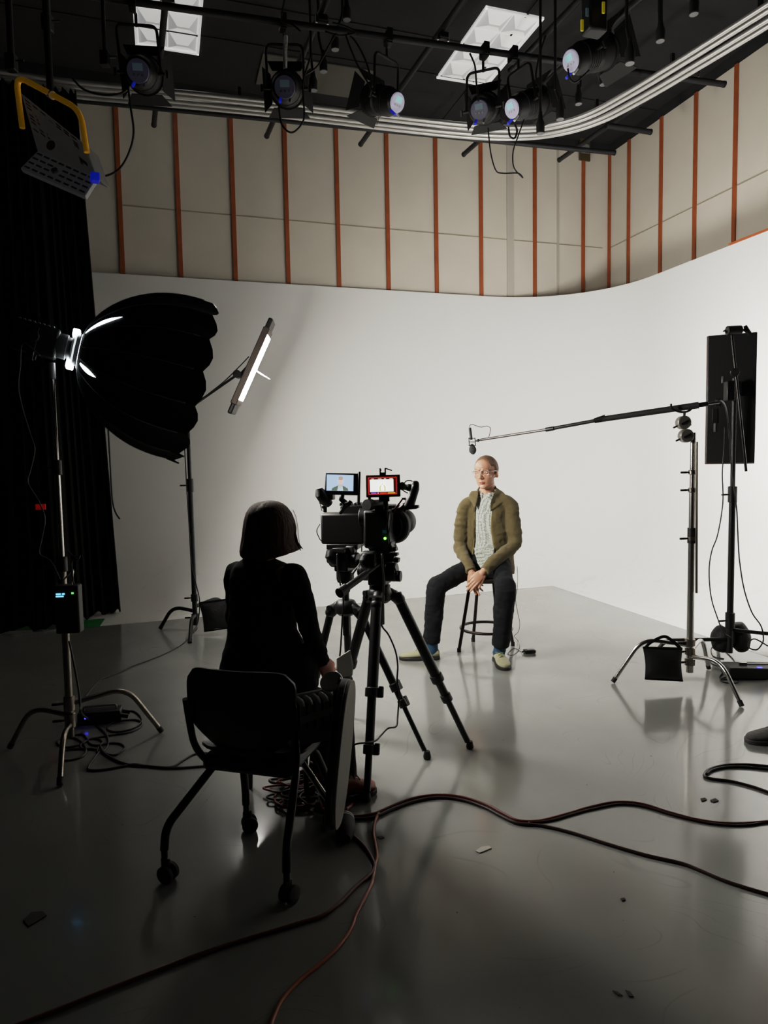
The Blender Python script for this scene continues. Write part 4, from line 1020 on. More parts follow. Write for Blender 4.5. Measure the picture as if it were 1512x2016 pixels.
for z in (.118, .06): rod_.cyl(c + R @ V((.08, .08, z)), c + R @ V((.22, .08, z)), .006)
rod_.build('accessory_rods', M_black, t)
vf = MB(); vf.tube([at(628, 962, 3.5), at(631, 972, 3.5), at(640, 984, 3.52), at(648, 992, 3.54)], [.018, .030, .032, .022], 14); vf.box(at(650, 978, 3.53), (.04, .05, .03), R); vf.cyl(at(640, 988, 3.55), at(640, 1008, 3.56), .010); vf.ell(at(638, 997, 3.55), .014); vf.build('viewfinder', M_cam, t)
an = MB(); an.cyl(at(628, 985, 3.55), at(634, 1006, 3.56), .002); an.cyl(at(642, 985, 3.55), at(643, 1006, 3.56), .002); an.build('wires', M_black, t)
wr = MB(); wr.tube(spline([at(630, 1032, 3.58), at(625, 1040, 3.57), at(624, 1048, 3.57), at(628, 1058, 3.58), at(632, 1064, 3.58), at(645, 1071, 3.58)], 6), .0025, 6); wr.tube(spline([at(671, 1005, 3.58), at(680, 999, 3.57), at(688, 999, 3.57), at(693, 1006, 3.58)], 6), .002, 6); wr.build('looped_wire', M_black, t)
# monitor of the left camera
def screen_panel(quad_c, size, R, name, m, par, off=-.003):
    return MB().box(quad_c + R @ V((0, off, 0)), (size[0], .002, size[1]), R).build(name, m, par, smooth=0)
mc = at(674, 953, 3.50); Rm = rz(.10) @ euler(0, .045, 0) @ euler(-.06, 0, 0)
t = thing('field_monitor', 'monitor above the left camera showing the seated man on a pale blue background', 'monitor', mc - V((0, 0, .09)))
MB().box(mc + Rm @ V((0, .014, 0)), (.178, .026, .112), Rm).build('housing', M_cam, t, bevel=.006)
M_scrL = mat('screen_blue', (150, 176, 216), .3, emit=1.25)
sc = screen_panel(mc + Rm @ V((-.012, 0, .006)), (.136, .082), Rm, 'screen', M_scrL, t)
def pic(parts, base, par, nm='picture'):
    mats = []; b = MB()
    for i, (poly, rgb, e) in enumerate(parts):
        mats.append(mat('pic_%s_%d_%d_%d' % ((nm,) + tuple(rgb)), rgb, .4, emit=e)); b.cur = i
        k = -.0046 - i * .0004
        b._add([base[0] + base[1] @ V((x, k, z)) for x, z in poly], [tuple(range(len(poly)))])
    return b.build(nm, mats, par, smooth=0, recalc=False)
def oval(cx, cz, rx, rz_, n=18): return [(cx + rx * math.cos(2 * math.pi * k / n), cz + rz_ * math.sin(2 * math.pi * k / n)) for k in range(n)]
pb = (mc + Rm @ V((-.012, 0, .006)), Rm)
pic(((((-.042, -.0405), (-.040, -.028), (-.024, -.020), (-.008, -.013), (.012, -.013), (.026, -.020), (.040, -.028), (.043, -.0405)), (96, 106, 92), .9),
     (((-.014, -.0405), (-.008, -.014), (.012, -.014), (.017, -.0405)), (170, 196, 214), 1.1),
     (((-.006, -.018), (-.005, .0), (.009, .0), (.010, -.018), (.002, -.024)), (196, 172, 158), 1.0),
     (oval(.002, .012, .0135, .0195), (214, 190, 176), 1.05),
     (oval(.003, .024, .0125, .009), (166, 152, 146), .9),
     (((-.0105, .014), (.0145, .014), (.0145, .0155), (-.0105, .0155)), (120, 112, 116), .8),
     (((-.003, .001), (.007, .001), (.007, .0022), (-.003, .0022)), (170, 128, 118), .8)), pb, sc, 'picture_of_man')
MB().box(mc + Rm @ V((.086, .02, -.02)), (.012, .06, .17), Rm).build('side_frame', M_cam, t, bevel=.003)
MB().box(mc + Rm @ V((-.079, -.001, .02)), (.004, .003, .004), Rm).build('power_light', M_white, t)
ar = MB(); ar.chain([at(674, 976, 3.53), at(672, 983, 3.53), at(682, 992, 3.53), at(676, 1002, 3.55), at(671, 1009, 3.56)], [.012, .013, .016, .012, .010], 10); ar.cyl(at(681, 992, 3.52), at(689, 990, 3.50), .011); ar.box(at(688, 991, 3.5), (.018, .012, .03), euler(0, .6, 0)); ar.build('mounting_arm', M_black, t)

# right camera: tall cinema body turned toward the man
c, R = cambase(748, 1044, 3.34, YAW1)
t = thing('video_camera', 'tall black video camera with a small green light on the nearer tripod', 'camera', V((c.x, c.y, zc1)))
MB().box(c + R @ V((0, .0, .01)), (.125, .14, .185), R).build('battery_plate', M_cam, t, bevel=.012)
MB().box(c + R @ V((.0, .15, 0)), (.12, .18, .155), R).build('body', M_cam, t, bevel=.012)
lb = MB(); lb._add([c + R @ V(p) for p in ((-.055, -.04, -.08), (.06, -.04, -.08), (.06, .10, -.08), (-.055, .10, -.08), (-.02, -.02, -.155), (.045, -.02, -.155), (.045, .08, -.155), (-.02, .08, -.155))], [(0, 1, 2, 3), (4, 5, 6, 7), (0, 1, 5, 4), (1, 2, 6, 5), (2, 3, 7, 6), (3, 0, 4, 7)]); lb.build('riser', M_cam, t, bevel=.006)
MB().lathe([(.001, 0), (.05, 0), (.05, .05), (.062, .06), (.062, .12), (.07, .13), (.07, .20), (.062, .202), (.05, .19), (.001, .18)], c + R @ V((.0, .24, .005)), R=R @ frame((0, 1, 0)), n=30).build('lens', M_cam, t)
MB().lathe([(.001, 0), (.052, 0), (.04, .012), (.001, .018)], c + R @ V((.0, .425, .005)), R=R @ frame((0, 1, 0)), n=24).build('front_glass', M_glass, t)
gp = at(784, 1035, 3.40); ax = (R @ V((.25, 1, 0))).normalized(); fw = MB()
fw.lathe([(.001, 0), (.082, 0), (.09, .008), (.09, .03), (.084, .036), (.001, .036)], gp + V((-.03, 0, 0)), ax, 34); fw.build('matte_ring', mat('matte_ring_grey', (72, 72, 74), .5, var=.15), t)
MB().lathe([(.06, 0), (.066, 0), (.066, -.02), (.06, -.02)], gp + V((-.03, 0, 0)), ax, 30).build('focus_gear', M_cam, t)
th = MB(); th.box(c + R @ V((.01, .07, .108)), (.05, .22, .02), R); th.box(c + R @ V((.10, .07, .112)), (.16, .03, .016), R); th.build('top_plate', M_cam, t, bevel=.003)
hd = MB(); a, b = at(724, 994, 3.26), at(757, 991, 3.36); hd.cyl(a, b, .0215, n=18); hd.cyl(a - (b - a) * .06, a + (b - a) * .22, .027, n=18); hd.build('shotgun_microphone', M_cam, t)
MB().box(at(745, 1001, 3.34), (.02, .03, .05), R).build('microphone_clamp', M_cam, t)
MB().box(at(740, 1006, 3.34) + V((.02, 0, 0)), (.10, .03, .012), R).build('handle_rail', M_cam, t)
gl = MB(); gl.ell(at(758, 1060, 3.245), .0065); gl.build('green_light', mat('green_glow', (110, 250, 60), .4, emit=5), t)
MB().box(at(757, 1047, 3.25), (.018, .006, .014), R).build('indicator', mat('teal_dim', (20, 60, 58), .4, emit=.3), t)
wr = MB()
for k, (dx, ph_) in enumerate(((0, 0.), (3, 1.2), (5, 2.4), (8, .6))):
    wr.tube(spline([at(760 + dx + 2.2 * math.sin(ph_ + j * .9), 1008 + j * 9.5, 3.25) for j in range(9)], 4), .0022, 6)
wr.tube(spline([at(778, 1054, 3.3), at(779, 1070, 3.3), at(776, 1090, 3.3)], 5), .002, 6)
wr.build('cable_bundle', M_grey if 0 else M_black, t)
jn = MB()
for x, y, w_, h in ((772, 1082, .05, .018), (776, 1091, .04, .014), (780, 1102, .03, .022), (770, 1100, .04, .03), (765, 1074, .04, .03)): jn.box(at(x, y, 3.3), (w_, .04, h), R @ euler(0, .25 * math.sin(x), 0))
jn.build('side_connectors', M_cam, t, bevel=.003)
# grip handle at the far right of the rig
gr = MB(); gr.tube([at(819, 952, 3.3), at(817, 962, 3.3), at(812, 978, 3.3), at(807, 990, 3.3), at(802, 998, 3.3)], [.017, .022, .022, .026, .020], 14); gr.box(at(808, 999, 3.3), (.06, .04, .018), euler(0, -.1, 0)); gr.ell(at(806, 960, 3.31), (.022, .02, .018)); gr.ell(at(797, 959, 3.31), (.018, .016, .014)); gr.ell(at(818, 952, 3.3), (.018, .018, .014))
gr.build('hand_grip', M_cam, t)
arm = MB(); arm.chain([at(796, 996, 3.32), at(790, 1003, 3.33), at(775, 1006, 3.34)], [.016, .018, .012], 10); arm.tube([at(774, 1008, 3.33), at(784, 993, 3.31), at(792, 982, 3.3), at(799, 982, 3.3)], .006, 8); arm.tube([at(797, 1003, 3.3), at(797, 1009, 3.3)], [.010, .003], 8); arm.build('grip_arm', mat('dark_red_arm', (46, 12, 12), .4, .3), t)
lp = MB(); lp.tube(spline([at(788, 957, 3.3), at(793, 965, 3.29), at(803, 971, 3.29)], 6), .0028, 6); lp.tube(spline([at(796, 962, 3.29), at(794, 955, 3.29), at(800, 947, 3.29), at(808, 946, 3.29), at(812, 948, 3.29)], 6), .003, 6); lp.build('looped_wire', M_black, t)
# monitor of the right camera
mc = at(754, 957, 3.27); Rm = rz(-.06) @ euler(0, -.012, 0)
t = thing('field_monitor', 'red-edged monitor above the right camera showing an overexposed picture', 'monitor', mc - V((0, 0, .08)))
MB().box(mc + Rm @ V((0, .014, 0)), (.164, .028, .106), Rm).build('housing', mat('monitor_maroon', (40, 10, 9), .4, .2), t, bevel=.004)
sc = screen_panel(mc + Rm @ V((-.002, 0, .002)), (.146, .088), Rm, 'screen', mat('screen_maroon', (70, 22, 20), .3, emit=.5), t)
pb = (mc + Rm @ V((-.002, 0, .002)), Rm)
def fr(x0, z0, x1, z1): return ((x0, z0), (x1, z0), (x1, z1), (x0, z1))
pic(((fr(-.060, -.028, .052, .030), (255, 255, 250), 1.6),
     (fr(-.067, .038, .067, .0395), (255, 70, 60), 1.2), (fr(-.067, -.0405, .067, -.039), (255, 80, 60), 1.1), (fr(-.067, -.040, -.0655, .039), (255, 60, 50), 1.1), (fr(.0655, -.040, .067, .039), (255, 60, 50), 1.1),
     (fr(-.052, .032, -.040, .035), (250, 190, 170), 1.), (fr(-.020, .032, -.004, .035), (250, 190, 170), 1.), (fr(.008, .032, .018, .035), (250, 190, 170), 1.), (fr(.034, .032, .05, .035), (250, 190, 170), 1.),
     (fr(-.055, -.037, -.030, -.032), (110, 90, 220), 1.), (fr(-.025, -.037, -.018, -.032), (210, 120, 190), 1.), (fr(-.012, -.037, .020, -.032), (200, 70, 40), 1.), (fr(.024, -.037, .060, -.032), (240, 150, 60), 1.),
     (((-.014, -.026), (-.015, -.006), (-.008, .004), (-.004, .002), (-.009, -.008), (-.008, -.026)), (214, 208, 120), 1.), (((.014, -.026), (.015, -.006), (.009, .004), (.005, .002), (.009, -.008), (.008, -.026)), (214, 208, 120), 1.),
     (fr(-.004, .004, .004, .012), (246, 240, 226), 1.2)), pb, sc, 'overexposed_picture')
an = MB(); b0 = mc + V((.0, .012, .055)); an.box(b0 + V((.0, 0, .004)), (.030, .02, .012), Rm)
for x, tx in ((-.012, .006), (.012, .040)): an.cyl(b0 + V((x, 0, .0)), b0 + V((x, 0, .03)), .004); an.cyl(b0 + V((x, 0, .03)), b0 + V((x + tx * .8, 0, .018)), .003)
an.build('antennas', M_black, t)
st = MB(); st.cyl(mc + V((.012, .02, -.05)), mc + V((.012, .02, -.13)), .012); st.box(mc + V((.005, .02, -.062)), (.05, .03, .025), Rm); st.build('mount', M_cam, t)
MB().cyl(mc + V((-.066, .01, -.053)), mc + V((-.066, .01, -.07)), .008).build('sun_hood_screw', M_black, t)
MB().ell(at(792, 957, 3.28), (.018, .016, .02)).build('side_knob', M_cam, t)
# cables hanging off the tripods
cable('camera_cable', 'black cable dropping from the nearer tripod and curling back to the floor pile', [at(752, 1090, 3.2), at(755, 1150, 3.2), at(752, 1210, 3.2), at(752, 1232, 3.2), at(765, 1250, 3.2), at(778, 1280, 3.2), at(783, 1310, 3.2), at(782, 1340, 3.2), at(787, 1365, 3.2), at(785, 1385, 3.2), at(783, 1410, 3.18), at(780, 1430, 3.14), at(764, 1434, 3.1), at(750, 1448, 3.07), at(740, 1458, 3.02), at(722, 1462, 2.97), at(705, 1464, 2.98), at(696, 1470, 3.0), at(690, 1500, 3.02), atz(684, 1545, .006)], .0042, M_cab)
cable('camera_cable', 'black cable running down the farther tripod', [at(664, 1090, 3.55), at(665, 1120, 3.54), at(670, 1150, 3.53), at(676, 1175, 3.53), at(674, 1215, 3.52), at(671, 1270, 3.5), at(668, 1300, 3.5)], .0045, M_cab)
# ---------------------------------------------------------------- stool of the man
SCN = V((.795, 5.365, 0)); SEATZ = .583
M_seat = mat('stool_seat_wood', (46, 34, 26), .5, var=.3, scale=20)
M_stool = mat('stool_dark_metal', (36, 25, 22), .35, .4, var=.2, scale=30)
t = thing('stool', 'round dark stool with four splayed legs under the seated man', 'stool', SCN)
MB().lathe([(.001, -.032), (.16, -.032), (.172, -.022), (.175, -.008), (.168, 0), (.10, -.004), (.001, -.006)], SCN + V((0, 0, SEATZ)), n=36).build('seat', M_seat, t)
SLF = [V((.57, 5.29, .0)), V((.72, 5.59, 0)), V((1.02, 5.44, 0)), V((.87, 5.14, 0))]
rp_ = []
for f in SLF:
    d = (f - SCN).normalized(); a = SCN + d * .135 + V((0, 0, SEATZ - .035)); b = f + V((0, 0, .012))
    lg = MB().cyl(a, b, .0135, n=14).build('leg', M_stool, t)
    MB().cyl(b + V((0, 0, -.012)), b + V((0, 0, .02)), .016, n=14).build('foot_cap', M_rubber, lg)
    u = (a.z - .17) / (a.z - b.z); rp_.append((a.lerp(b, u) - SCN).xy.length)
rr = sum(rp_) / 4 - .006
MB().tube([SCN + V((rr * math.cos(a), rr * math.sin(a), .17)) for a in [2 * math.pi * k / 40 for k in range(40)]], .0115, 10, closed=True).build('foot_ring', M_stool, t)

# ---------------------------------------------------------------- tablet-arm chair in the foreground
M_shell = mat('chair_shell', (11, 11, 12), .42, var=.15, scale=30, bump=.03, bscale=200)
M_frame = mat('chair_frame', (22, 22, 23), .35, .5, var=.2, scale=30)
CL = [atz(326, 1733), atz(566, 1780), atz(486, 1637), atz(650, 1628)]     # caster ground points: near left, near right, far left, far right
cc = (CL[0] + CL[1] + CL[2] + CL[3]) / 4
t = thing('tablet_chair', 'black tablet-arm chair on casters in the foreground, its back to the viewer', 'chair', V((cc.x, cc.y, 0)))
YB = 2.42
bl, br = at(352, 1313, 2.45), at(570, 1335, 2.33)     # back top corners
ux = (br - bl); ux.z = 0; ux.normalize(); fw = V((-ux.y, ux.x, 0))   # forward = away from viewer
Wb = (br - bl).length; zt = (bl.z + br.z) / 2 + .004; mid = (bl + br) / 2
zseat = .44
def bpt(u, v):
    """backrest surface: u -1..1 across, v 0 (top) .. 1 (where it dives under the seat)"""
    z = zt - v * (zt - zseat + .02); hw = Wb / 2 * (1.0 - .10 * v ** 2)
    curve = .055 * (u * u)                    # wings curve toward the viewer's far side
    lean = -.005 + .075 * v - .035 * math.sin(math.pi * v)
    p = V((mid.x, mid.y, 0)) + ux * (u * hw) + fw * (lean + curve)
    return V((p.x, p.y, z - .012 * abs(u) ** 6 * (1 - v) * 3))
def rcorner(u, v, cu=.16, cv=.16, bot=.34):
    return u, v
NB = 20
def back_sheet(off):
    rows = []
    for i in range(NB + 1):
        v = i / NB; row = []
        # rounded top corners, tapering lower part
        if v < .10: s = 1 - .16 * (1 - math.sqrt(max(0, 1 - ((.10 - v) / .10) ** 2)))
        elif v > .60: s = 1 - .62 * ((v - .60) / .40) ** 1.6
        else: s = 1
        for j in range(25):
            u = (j / 12 - 1) * s; p = bpt(u, v); row.append(p + fw * off)
        rows.append(row)
    return rows
bs = MB(); A_, B_ = back_sheet(0), back_sheet(.011)
bs.loft(A_, cap=False, closed_u=False); bs.loft(B_, cap=False, closed_u=False)
edge = lambda S: [r[0] for r in S] + S[-1][1:] + [r[-1] for r in reversed(S[:-1])] + list(reversed(S[0][1:-1]))
ea, eb = edge(A_), edge(B_); bs.strip(ea + ea[:1], eb + eb[:1])
bs.build('backrest', M_shell, t, smooth=50)
# seat: bowl running forward
sc0 = V((mid.x, mid.y, 0)) + fw * .25
st = MB(); rows = []
def seat_sheet(dz):
    rows = []
    for i in range(15):
        v = i / 14; row = []
        for j in range(17):
            u = j / 8 - 1
            hw = .225 * (1 - .08 * (1 - v))
            # super-ellipse plan
            uu, vv = u, v * 2 - 1
            k = math.sqrt(max(1e-6, 1 - .32 * (abs(vv) ** 6))) ; k2 = math.sqrt(max(1e-6, 1 - .25 * abs(uu) ** 6))
            z = zseat - .018 * (1 - uu * uu) * (1 - vv * vv) - (.03 * max(0, vv) ** 4) + .018 * max(0, -vv) ** 3 + dz
            p = sc0 + ux * (uu * hw * k) + fw * (vv * .205 * k2); row.append(V((p.x, p.y, z)))
        rows.append(row)
    return rows
A_, B_ = seat_sheet(0), seat_sheet(-.013)
st.loft(A_, cap=False, closed_u=False); st.loft(B_, cap=False, closed_u=False); ea, eb = edge(A_), edge(B_); st.strip(ea + ea[:1], eb + eb[:1])
st.build('seat', M_shell, t, smooth=50)
up_ = MB(); up_.box(sc0 - fw * .02 + V((0, 0, zseat - .055)), (.36, .34, .06), rz(math.atan2(ux.y, ux.x))); up_.build('under_seat_shell', M_shell, t, bevel=.02)
# frame: uprights that hold the back, then legs to the casters
sides = []
for s in (-1, 1):
    top = bpt(s * .99, .30) - fw * .012; lowb = bpt(s * .99, .62) - fw * .016
    bend = lowb + V((0, 0, -.10)) + fw * .02
    seatj = sc0 + ux * s * .175 - fw * .13 + V((0, 0, zseat - .085))
    MB().tube(bez([top, lowb + ux * s * .004, bend, seatj], .09, 8), .0135, 12).build('back_upright', M_frame, t)
def chair_leg(a, c_, k_h=.20):
    f = V((c_.x, c_.y, .115)); kn = V((a.x + (f.x - a.x) * .96, a.y + (f.y - a.y) * .96, .195)); s = V((a.x, a.y, zseat - .085))
    s2 = s + (sc0 - s) * .35; s2.z = zseat - .085
    lg = MB().tube(bez([s2, s, kn, f], .05, 8), .0155, 12).build('leg', M_frame, t)
    MB().cyl(f + V((0, 0, -.03)), f + V((0, 0, .02)), .012).build('stem', M_black, lg)
    g = V((c_.x, c_.y, 0)); yaw = .5 + 3 * g.x; Rw = rz(yaw); w = MB()
    for s_ in (-1, 1):
        o = g + Rw @ V((s_ * .017, .012, .032)); w.lathe([(.001, -.010), (.024, -.010), (.032, -.006), (.032, .006), (.024, .010), (.001, .010)], o, R=Rw @ frame((1, 0, 0)), n=26)
    w.build('caster_wheel', M_rubber, lg)
    h = MB(); h.box(g + Rw @ V((0, .004, .058)), (.014, .036, .056), Rw); h.cyl(g + Rw @ V((-.026, .012, .032)), g + Rw @ V((.026, .012, .032)), .007); h.build('caster_fork', M_blackp, lg, bevel=.004)
    return lg
jx = .165
for c_, su, sv in ((CL[0], -1, -1), (CL[1], 1, -1), (CL[2], -1, 1), (CL[3], 1, 1)):
    chair_leg(sc0 + ux * su * jx + fw * sv * .09, c_)
# tablet folded down on the right side: a long thin oval board seen almost edge-on
ta, tb = at(690, 1338, 2.50), at(662, 1630, 2.36)
tc_ = (ta + tb) / 2; tv = (ta - tb); TL = tv.length; tv.normalize()
vr = (tc_ - _C); vr.normalize(); tn = ux * .93 + V((vr.x, vr.y, 0)) * .26 - V((0, 0, 0)); tn = (V((.995, -.09, 0)))
tn = (tn - tv * tn.dot(tv)).normalized(); tw = tv.cross(tn)
poly = []
for k in range(40):
    a = 2 * math.pi * k / 40; x = .155 * abs(math.cos(a)) ** .75 * (1 if math.cos(a) > 0 else -1); y = TL / 2 * abs(math.sin(a)) ** .8 * (1 if math.sin(a) > 0 else -1); poly.append((x, y))
M_tab = mat('tablet_laminate', (126, 122, 116), .6, var=.06)
tbm = MB(); Rt = Matrix((tw, tv, tn)).transposed()
tb_ = MB().prism(poly, .012, Rt, tc_ + tn * .004).build('tablet', M_tab, t, bevel=.003)
MB().prism([(x * 1.02, y * 1.01) for x, y in poly], .026, Rt, tc_ - tn * .016).build('tablet_edge', M_shell, tb_, bevel=.004)
pv = at(662, 1341, 2.50)
pm = MB(); pm.lathe([(.001, 0), (.040, 0), (.044, .004), (.040, .009), (.001, .007)], pv + V((-.016, -.01, .0)), V((-.15, -.62, .75)), 26); pm.build('pivot_cup', mat('pivot_grey', (226, 224, 220), .45, .3), t)
pm = MB(); pm.tube([pv + V((.005, -.015, .006)), pv + V((.02, -.01, -.004)), at(684, 1348, 2.48)], [.018, .016, .018], 14); pm.tube(bez([pv + V((0, .02, -.01)), pv + V((0, .03, -.16)), sc0 + ux * .255 + fw * .20 + V((0, 0, zseat - .05)), sc0 + ux * .15 + fw * .12 + V((0, 0, zseat - .085))], .06, 8), .016, 12); pm.build('tablet_arm', M_frame, t)
MB().cyl(sc0 + ux * .15 + V((0, 0, zseat - .10)), at(655, 1590, 2.44), .012).build('tablet_brace', M_chrome, t)
# ---------------------------------------------------------------- slotted crate standing on the seat
cz0 = zseat + .004
cO = at(606, 1410, 2.58); cO = V((cO.x, cO.y, cz0))
yaw = math.atan2(.34, .66) + .05; Rc = rz(yaw)
t = thing('storage_crate', 'black slotted plastic crate with a strip of tape, standing on the tablet-arm chair', 'crate', cO)
M_crate = mat('crate_plastic', (150, 152, 152), .45, var=.15, scale=20)
w_, d_, h_ = .185, .13, .155
wl_ = MB()
# front wall built as bars so the slots are real
fy = -d_ / 2
wl_.box(cO + Rc @ V((0, fy, .03)), (w_, .010, .06), Rc)
nb = 6
for i in range(nb): wl_.box(cO + Rc @ V((-w_ / 2 + .011 + i * (w_ - .022) / (nb - 1), fy, .105)), (.022, .012, .10), Rc)
wl_.box(cO + Rc @ V((0, d_ / 2, h_ / 2)), (w_, .010, h_), Rc)
for s in (-1, 1): wl_.box(cO + Rc @ V((s * w_ / 2, 0, h_ / 2)), (.010, d_, h_), Rc)
wl_.box(cO + V((0, 0, .006)), (w_, d_, .010), Rc)
cw = wl_.build('walls', M_crate, t, bevel=.004)
rmb = MB()
for i in range(nb): rmb.tube([cO + Rc @ V((-w_ / 2 + .011 + i * (w_ - .022) / (nb - 1), fy + dy, z)) for dy, z in ((0, .148), (.006, .160), (.02, .164), (.05, .164))], .011, 10, sx=1.)
rmb.build('rounded_rim', M_crate, cw)
MB().box(cO + V((0, 0, h_ - .02)) + Rc @ V((0, .02, 0)), (w_ - .02, d_ - .05, .02), Rc).build('contents', M_cloth, t, bevel=.006)
tpz = MB(); tpz.box(cO + Rc @ V((.015, fy - .0075, .108)), (w_ * .84, .002, .026), Rc @ euler(0, -.10, 0)); tpz.build('tape', mat('grey_tape', (190, 190, 186), .5), t)
MB().box(cO + Rc @ V((.078, fy - .009, .112)), (.03, .002, .016), Rc).build('tape_label', mat('pale_tape', (240, 238, 232), .6), t)

# ---------------------------------------------------------------- the woman's seat (mostly hidden)
WC = V((-.46, 3.14, 0))
t = thing('low_stool', 'low black seat under the woman, hidden behind the tablet-arm chair', 'stool', WC)
MB().box(WC + V((0, 0, .355)), (.36, .30, .045), rz(-.4)).build('seat', M_shell, t, bevel=.018)
for sx in (-1, 1):
    for sy in (-1, 1):
        MB().cyl(WC + rz(-.4) @ V((sx * .14, sy * .11, .34)), WC + rz(-.4) @ V((sx * .15, sy * .12, .0)), .012).build('leg', M_frame, t)
# ---------------------------------------------------------------- people: shared pieces
def skin_mat(name, rgb):
    m = mat(name, rgb, .5, var=.10, scale=35, bump=.05, bscale=250)
    b = m.node_tree.nodes['Principled BSDF']; b.inputs['Subsurface Weight'].default_value = .12; b.inputs['Subsurface Radius'].default_value = (.012, .005, .003); b.inputs['Subsurface Scale'].default_value = .5
    return m
M_skin = skin_mat('skin_fair', (192, 140, 115)); M_lip = skin_mat('lip_skin', (166, 98, 82))
def ring(c, xa, ya, rx, ry, n=28, e=1.):
    out = []
    for k in range(n):
        a = 2 * math.pi * k / n; cx, sy = math.cos(a), math.sin(a)
        cx = math.copysign(abs(cx) ** e, cx); sy = math.copysign(abs(sy) ** e, sy)
        out.append(c + xa * cx * rx + ya * sy * ry)
    return out
def hand(mb, wrist, d, nrm, side, curl, spread=.0, s=1., thumb=(.5, .6), pal=None):
    """palm with four fingers and a thumb. d: wrist->knuckles, nrm: out of the back of the hand, side: +1 thumb toward d x nrm"""
    d = V(d).normalized(); nrm = V(nrm); nrm = (nrm - d * nrm.dot(d)).normalized(); w = d.cross(nrm) * side     # w points to the thumb side
    Rm = Matrix((w, d, nrm)).transposed()
    mb.chain([wrist - d * .03 * s, wrist + d * .012 * s], [.026 * s, .026 * s], 12)
    mb.ell(wrist + d * .048 * s, (.041 * s, .056 * s, .0155 * s), Rm, 16, 10)
    mb.ell(wrist + d * .030 * s + w * .024 * s - nrm * .006 * s, (.018 * s, .034 * s, .015 * s), Rm @ euler(0, 0, .3), 12, 8)
    L = (.044, .050, .046, .036); x = (.030, .010, -.010, -.029); kn = (.090, .095, .090, .080); rr = (.0088, .009, .0087, .0078)
    for i in range(4):
        c = curl[i] if isinstance(curl, (list, tuple)) else curl
        p = wrist + d * kn[i] * s + w * x[i] * s; a = c * .45; pts = [p - d * .02 * s, p]; seg = (L[i], L[i] * .62, L[i] * .50)
        for k, lk in enumerate(seg):
            dd = d * math.cos(a) - nrm * math.sin(a) + w * (x[i] * 2.2 * spread); p = p + dd.normalized() * lk * s; pts.append(p); a += c * (.55 if k == 0 else .42)
        r = rr[i] * s; mb.chain(pts, [r * 1.1, r * 1.08, r, r * .92, r * .78], 10)
    p = wrist + d * .030 * s + w * .030 * s - nrm * .004 * s
    t1 = (d * (1 - thumb[0]) + w * thumb[0] * 1.1 - nrm * thumb[1] * .5).normalized(); t2 = (d * .8 + w * (.35 - thumb[1] * .5) - nrm * thumb[1] * .45).normalized()
    mb.chain([p - d * .012 * s, p + t1 * .036 * s, p + t1 * .036 * s + t2 * .030 * s, p + t1 * .036 * s + t2 * .052 * s], [.0135 * s, .0112 * s, .0098 * s, .008 * s], 10)
def head_solids(mb, X, sc=1.):
    """X: 4x4 placing the canonical head; faces -y"""
    R = X.to_3x3(); T = lambda p: X @ (V(p) * sc)
    E_ = lambda c, r: mb.ell(T(c), tuple(k * sc for k in r), R, 28, 18)
    E_((0, .016, .030), (.0755, .097, .094)); E_((0, -.022, -.028), (.064, .074, .084)); E_((0, -.026, -.080), (.050, .054, .036)); E_((0, -.070, -.100), (.023, .017, .016))
    E_((0, -.045, .050), (.058, .052, .055))
    mb.chain([T((0, -.090, .014)), T((0, -.102, -.006)), T((0, -.114, -.026))], [.0085 * sc, .0100 * sc, .0125 * sc], 14)
    for s in (-1, 1):
        E_((s * .0125, -.102, -.029), (.0085, .0105, .0075)); E_((s * .041, -.060, -.018), (.022, .023, .020)); E_((s * .043, -.016, -.066), (.018, .034, .026))
        mb.chain([T((s * .014, -.092, .027)), T((s * .046, -.074, .024))], [.0095 * sc, .0085 * sc], 10)
        ear = Matrix.Rotation(s * .35, 3, 'Z'); mb.ell(T((s * .080, .016, -.010)), (.0085 * sc, .019 * sc, .031 * sc), R @ ear, 16, 12); mb.ell(T((s * .076, .012, -.032)), (.007 * sc, .010 * sc, .010 * sc), R, 12, 8)
    mb.chain([T((-.019, -.086, -.0625)), T((-.006, -.0945, -.0600)), T((.006, -.0945, -.0600)), T((.019, -.086, -.0625))], [.003 * sc, .0046 * sc, .0046 * sc, .003 * sc], 10)
    mb.chain([T((-.017, -.085, -.0700)), T((0, -.092, -.0725)), T((.017, -.085, -.0700))], [.0035 * sc, .0055 * sc, .0035 * sc], 10)
def face_finish(me, X, sc=1.):
    Xi = X.inverted()
    for v in me.vertices:
        p = (Xi @ v.co) / sc
        for s in (-1, 1):
            q = V((s * .031, -.086, .010)); k = math.exp(-(((p.x - q.x) / .0150) ** 2 + ((p.z - q.z) / .0105) ** 2))
            if p.y < -.04: p.y += .0085 * k
        if p.y < -.06: p.y += .0045 * math.exp(-((p.x / .017) ** 2 + ((p.z + .0665) / .0016) ** 2))
        for s in (-1, 1):     # inner ear hollow
            k = math.exp(-(((p.y - .012) / .010) ** 2 + ((p.z + .002) / .016) ** 2))
            if s * p.x > .082: p.x -= s * .004 * k
        v.co = X @ (p * sc)
    me.update()
    for poly in me.polygons:
        p = (Xi @ poly.center) / sc
        if abs(p.x) < .0205 and -.079 < p.z < -.0575 and p.y < -.084: poly.material_index = 1
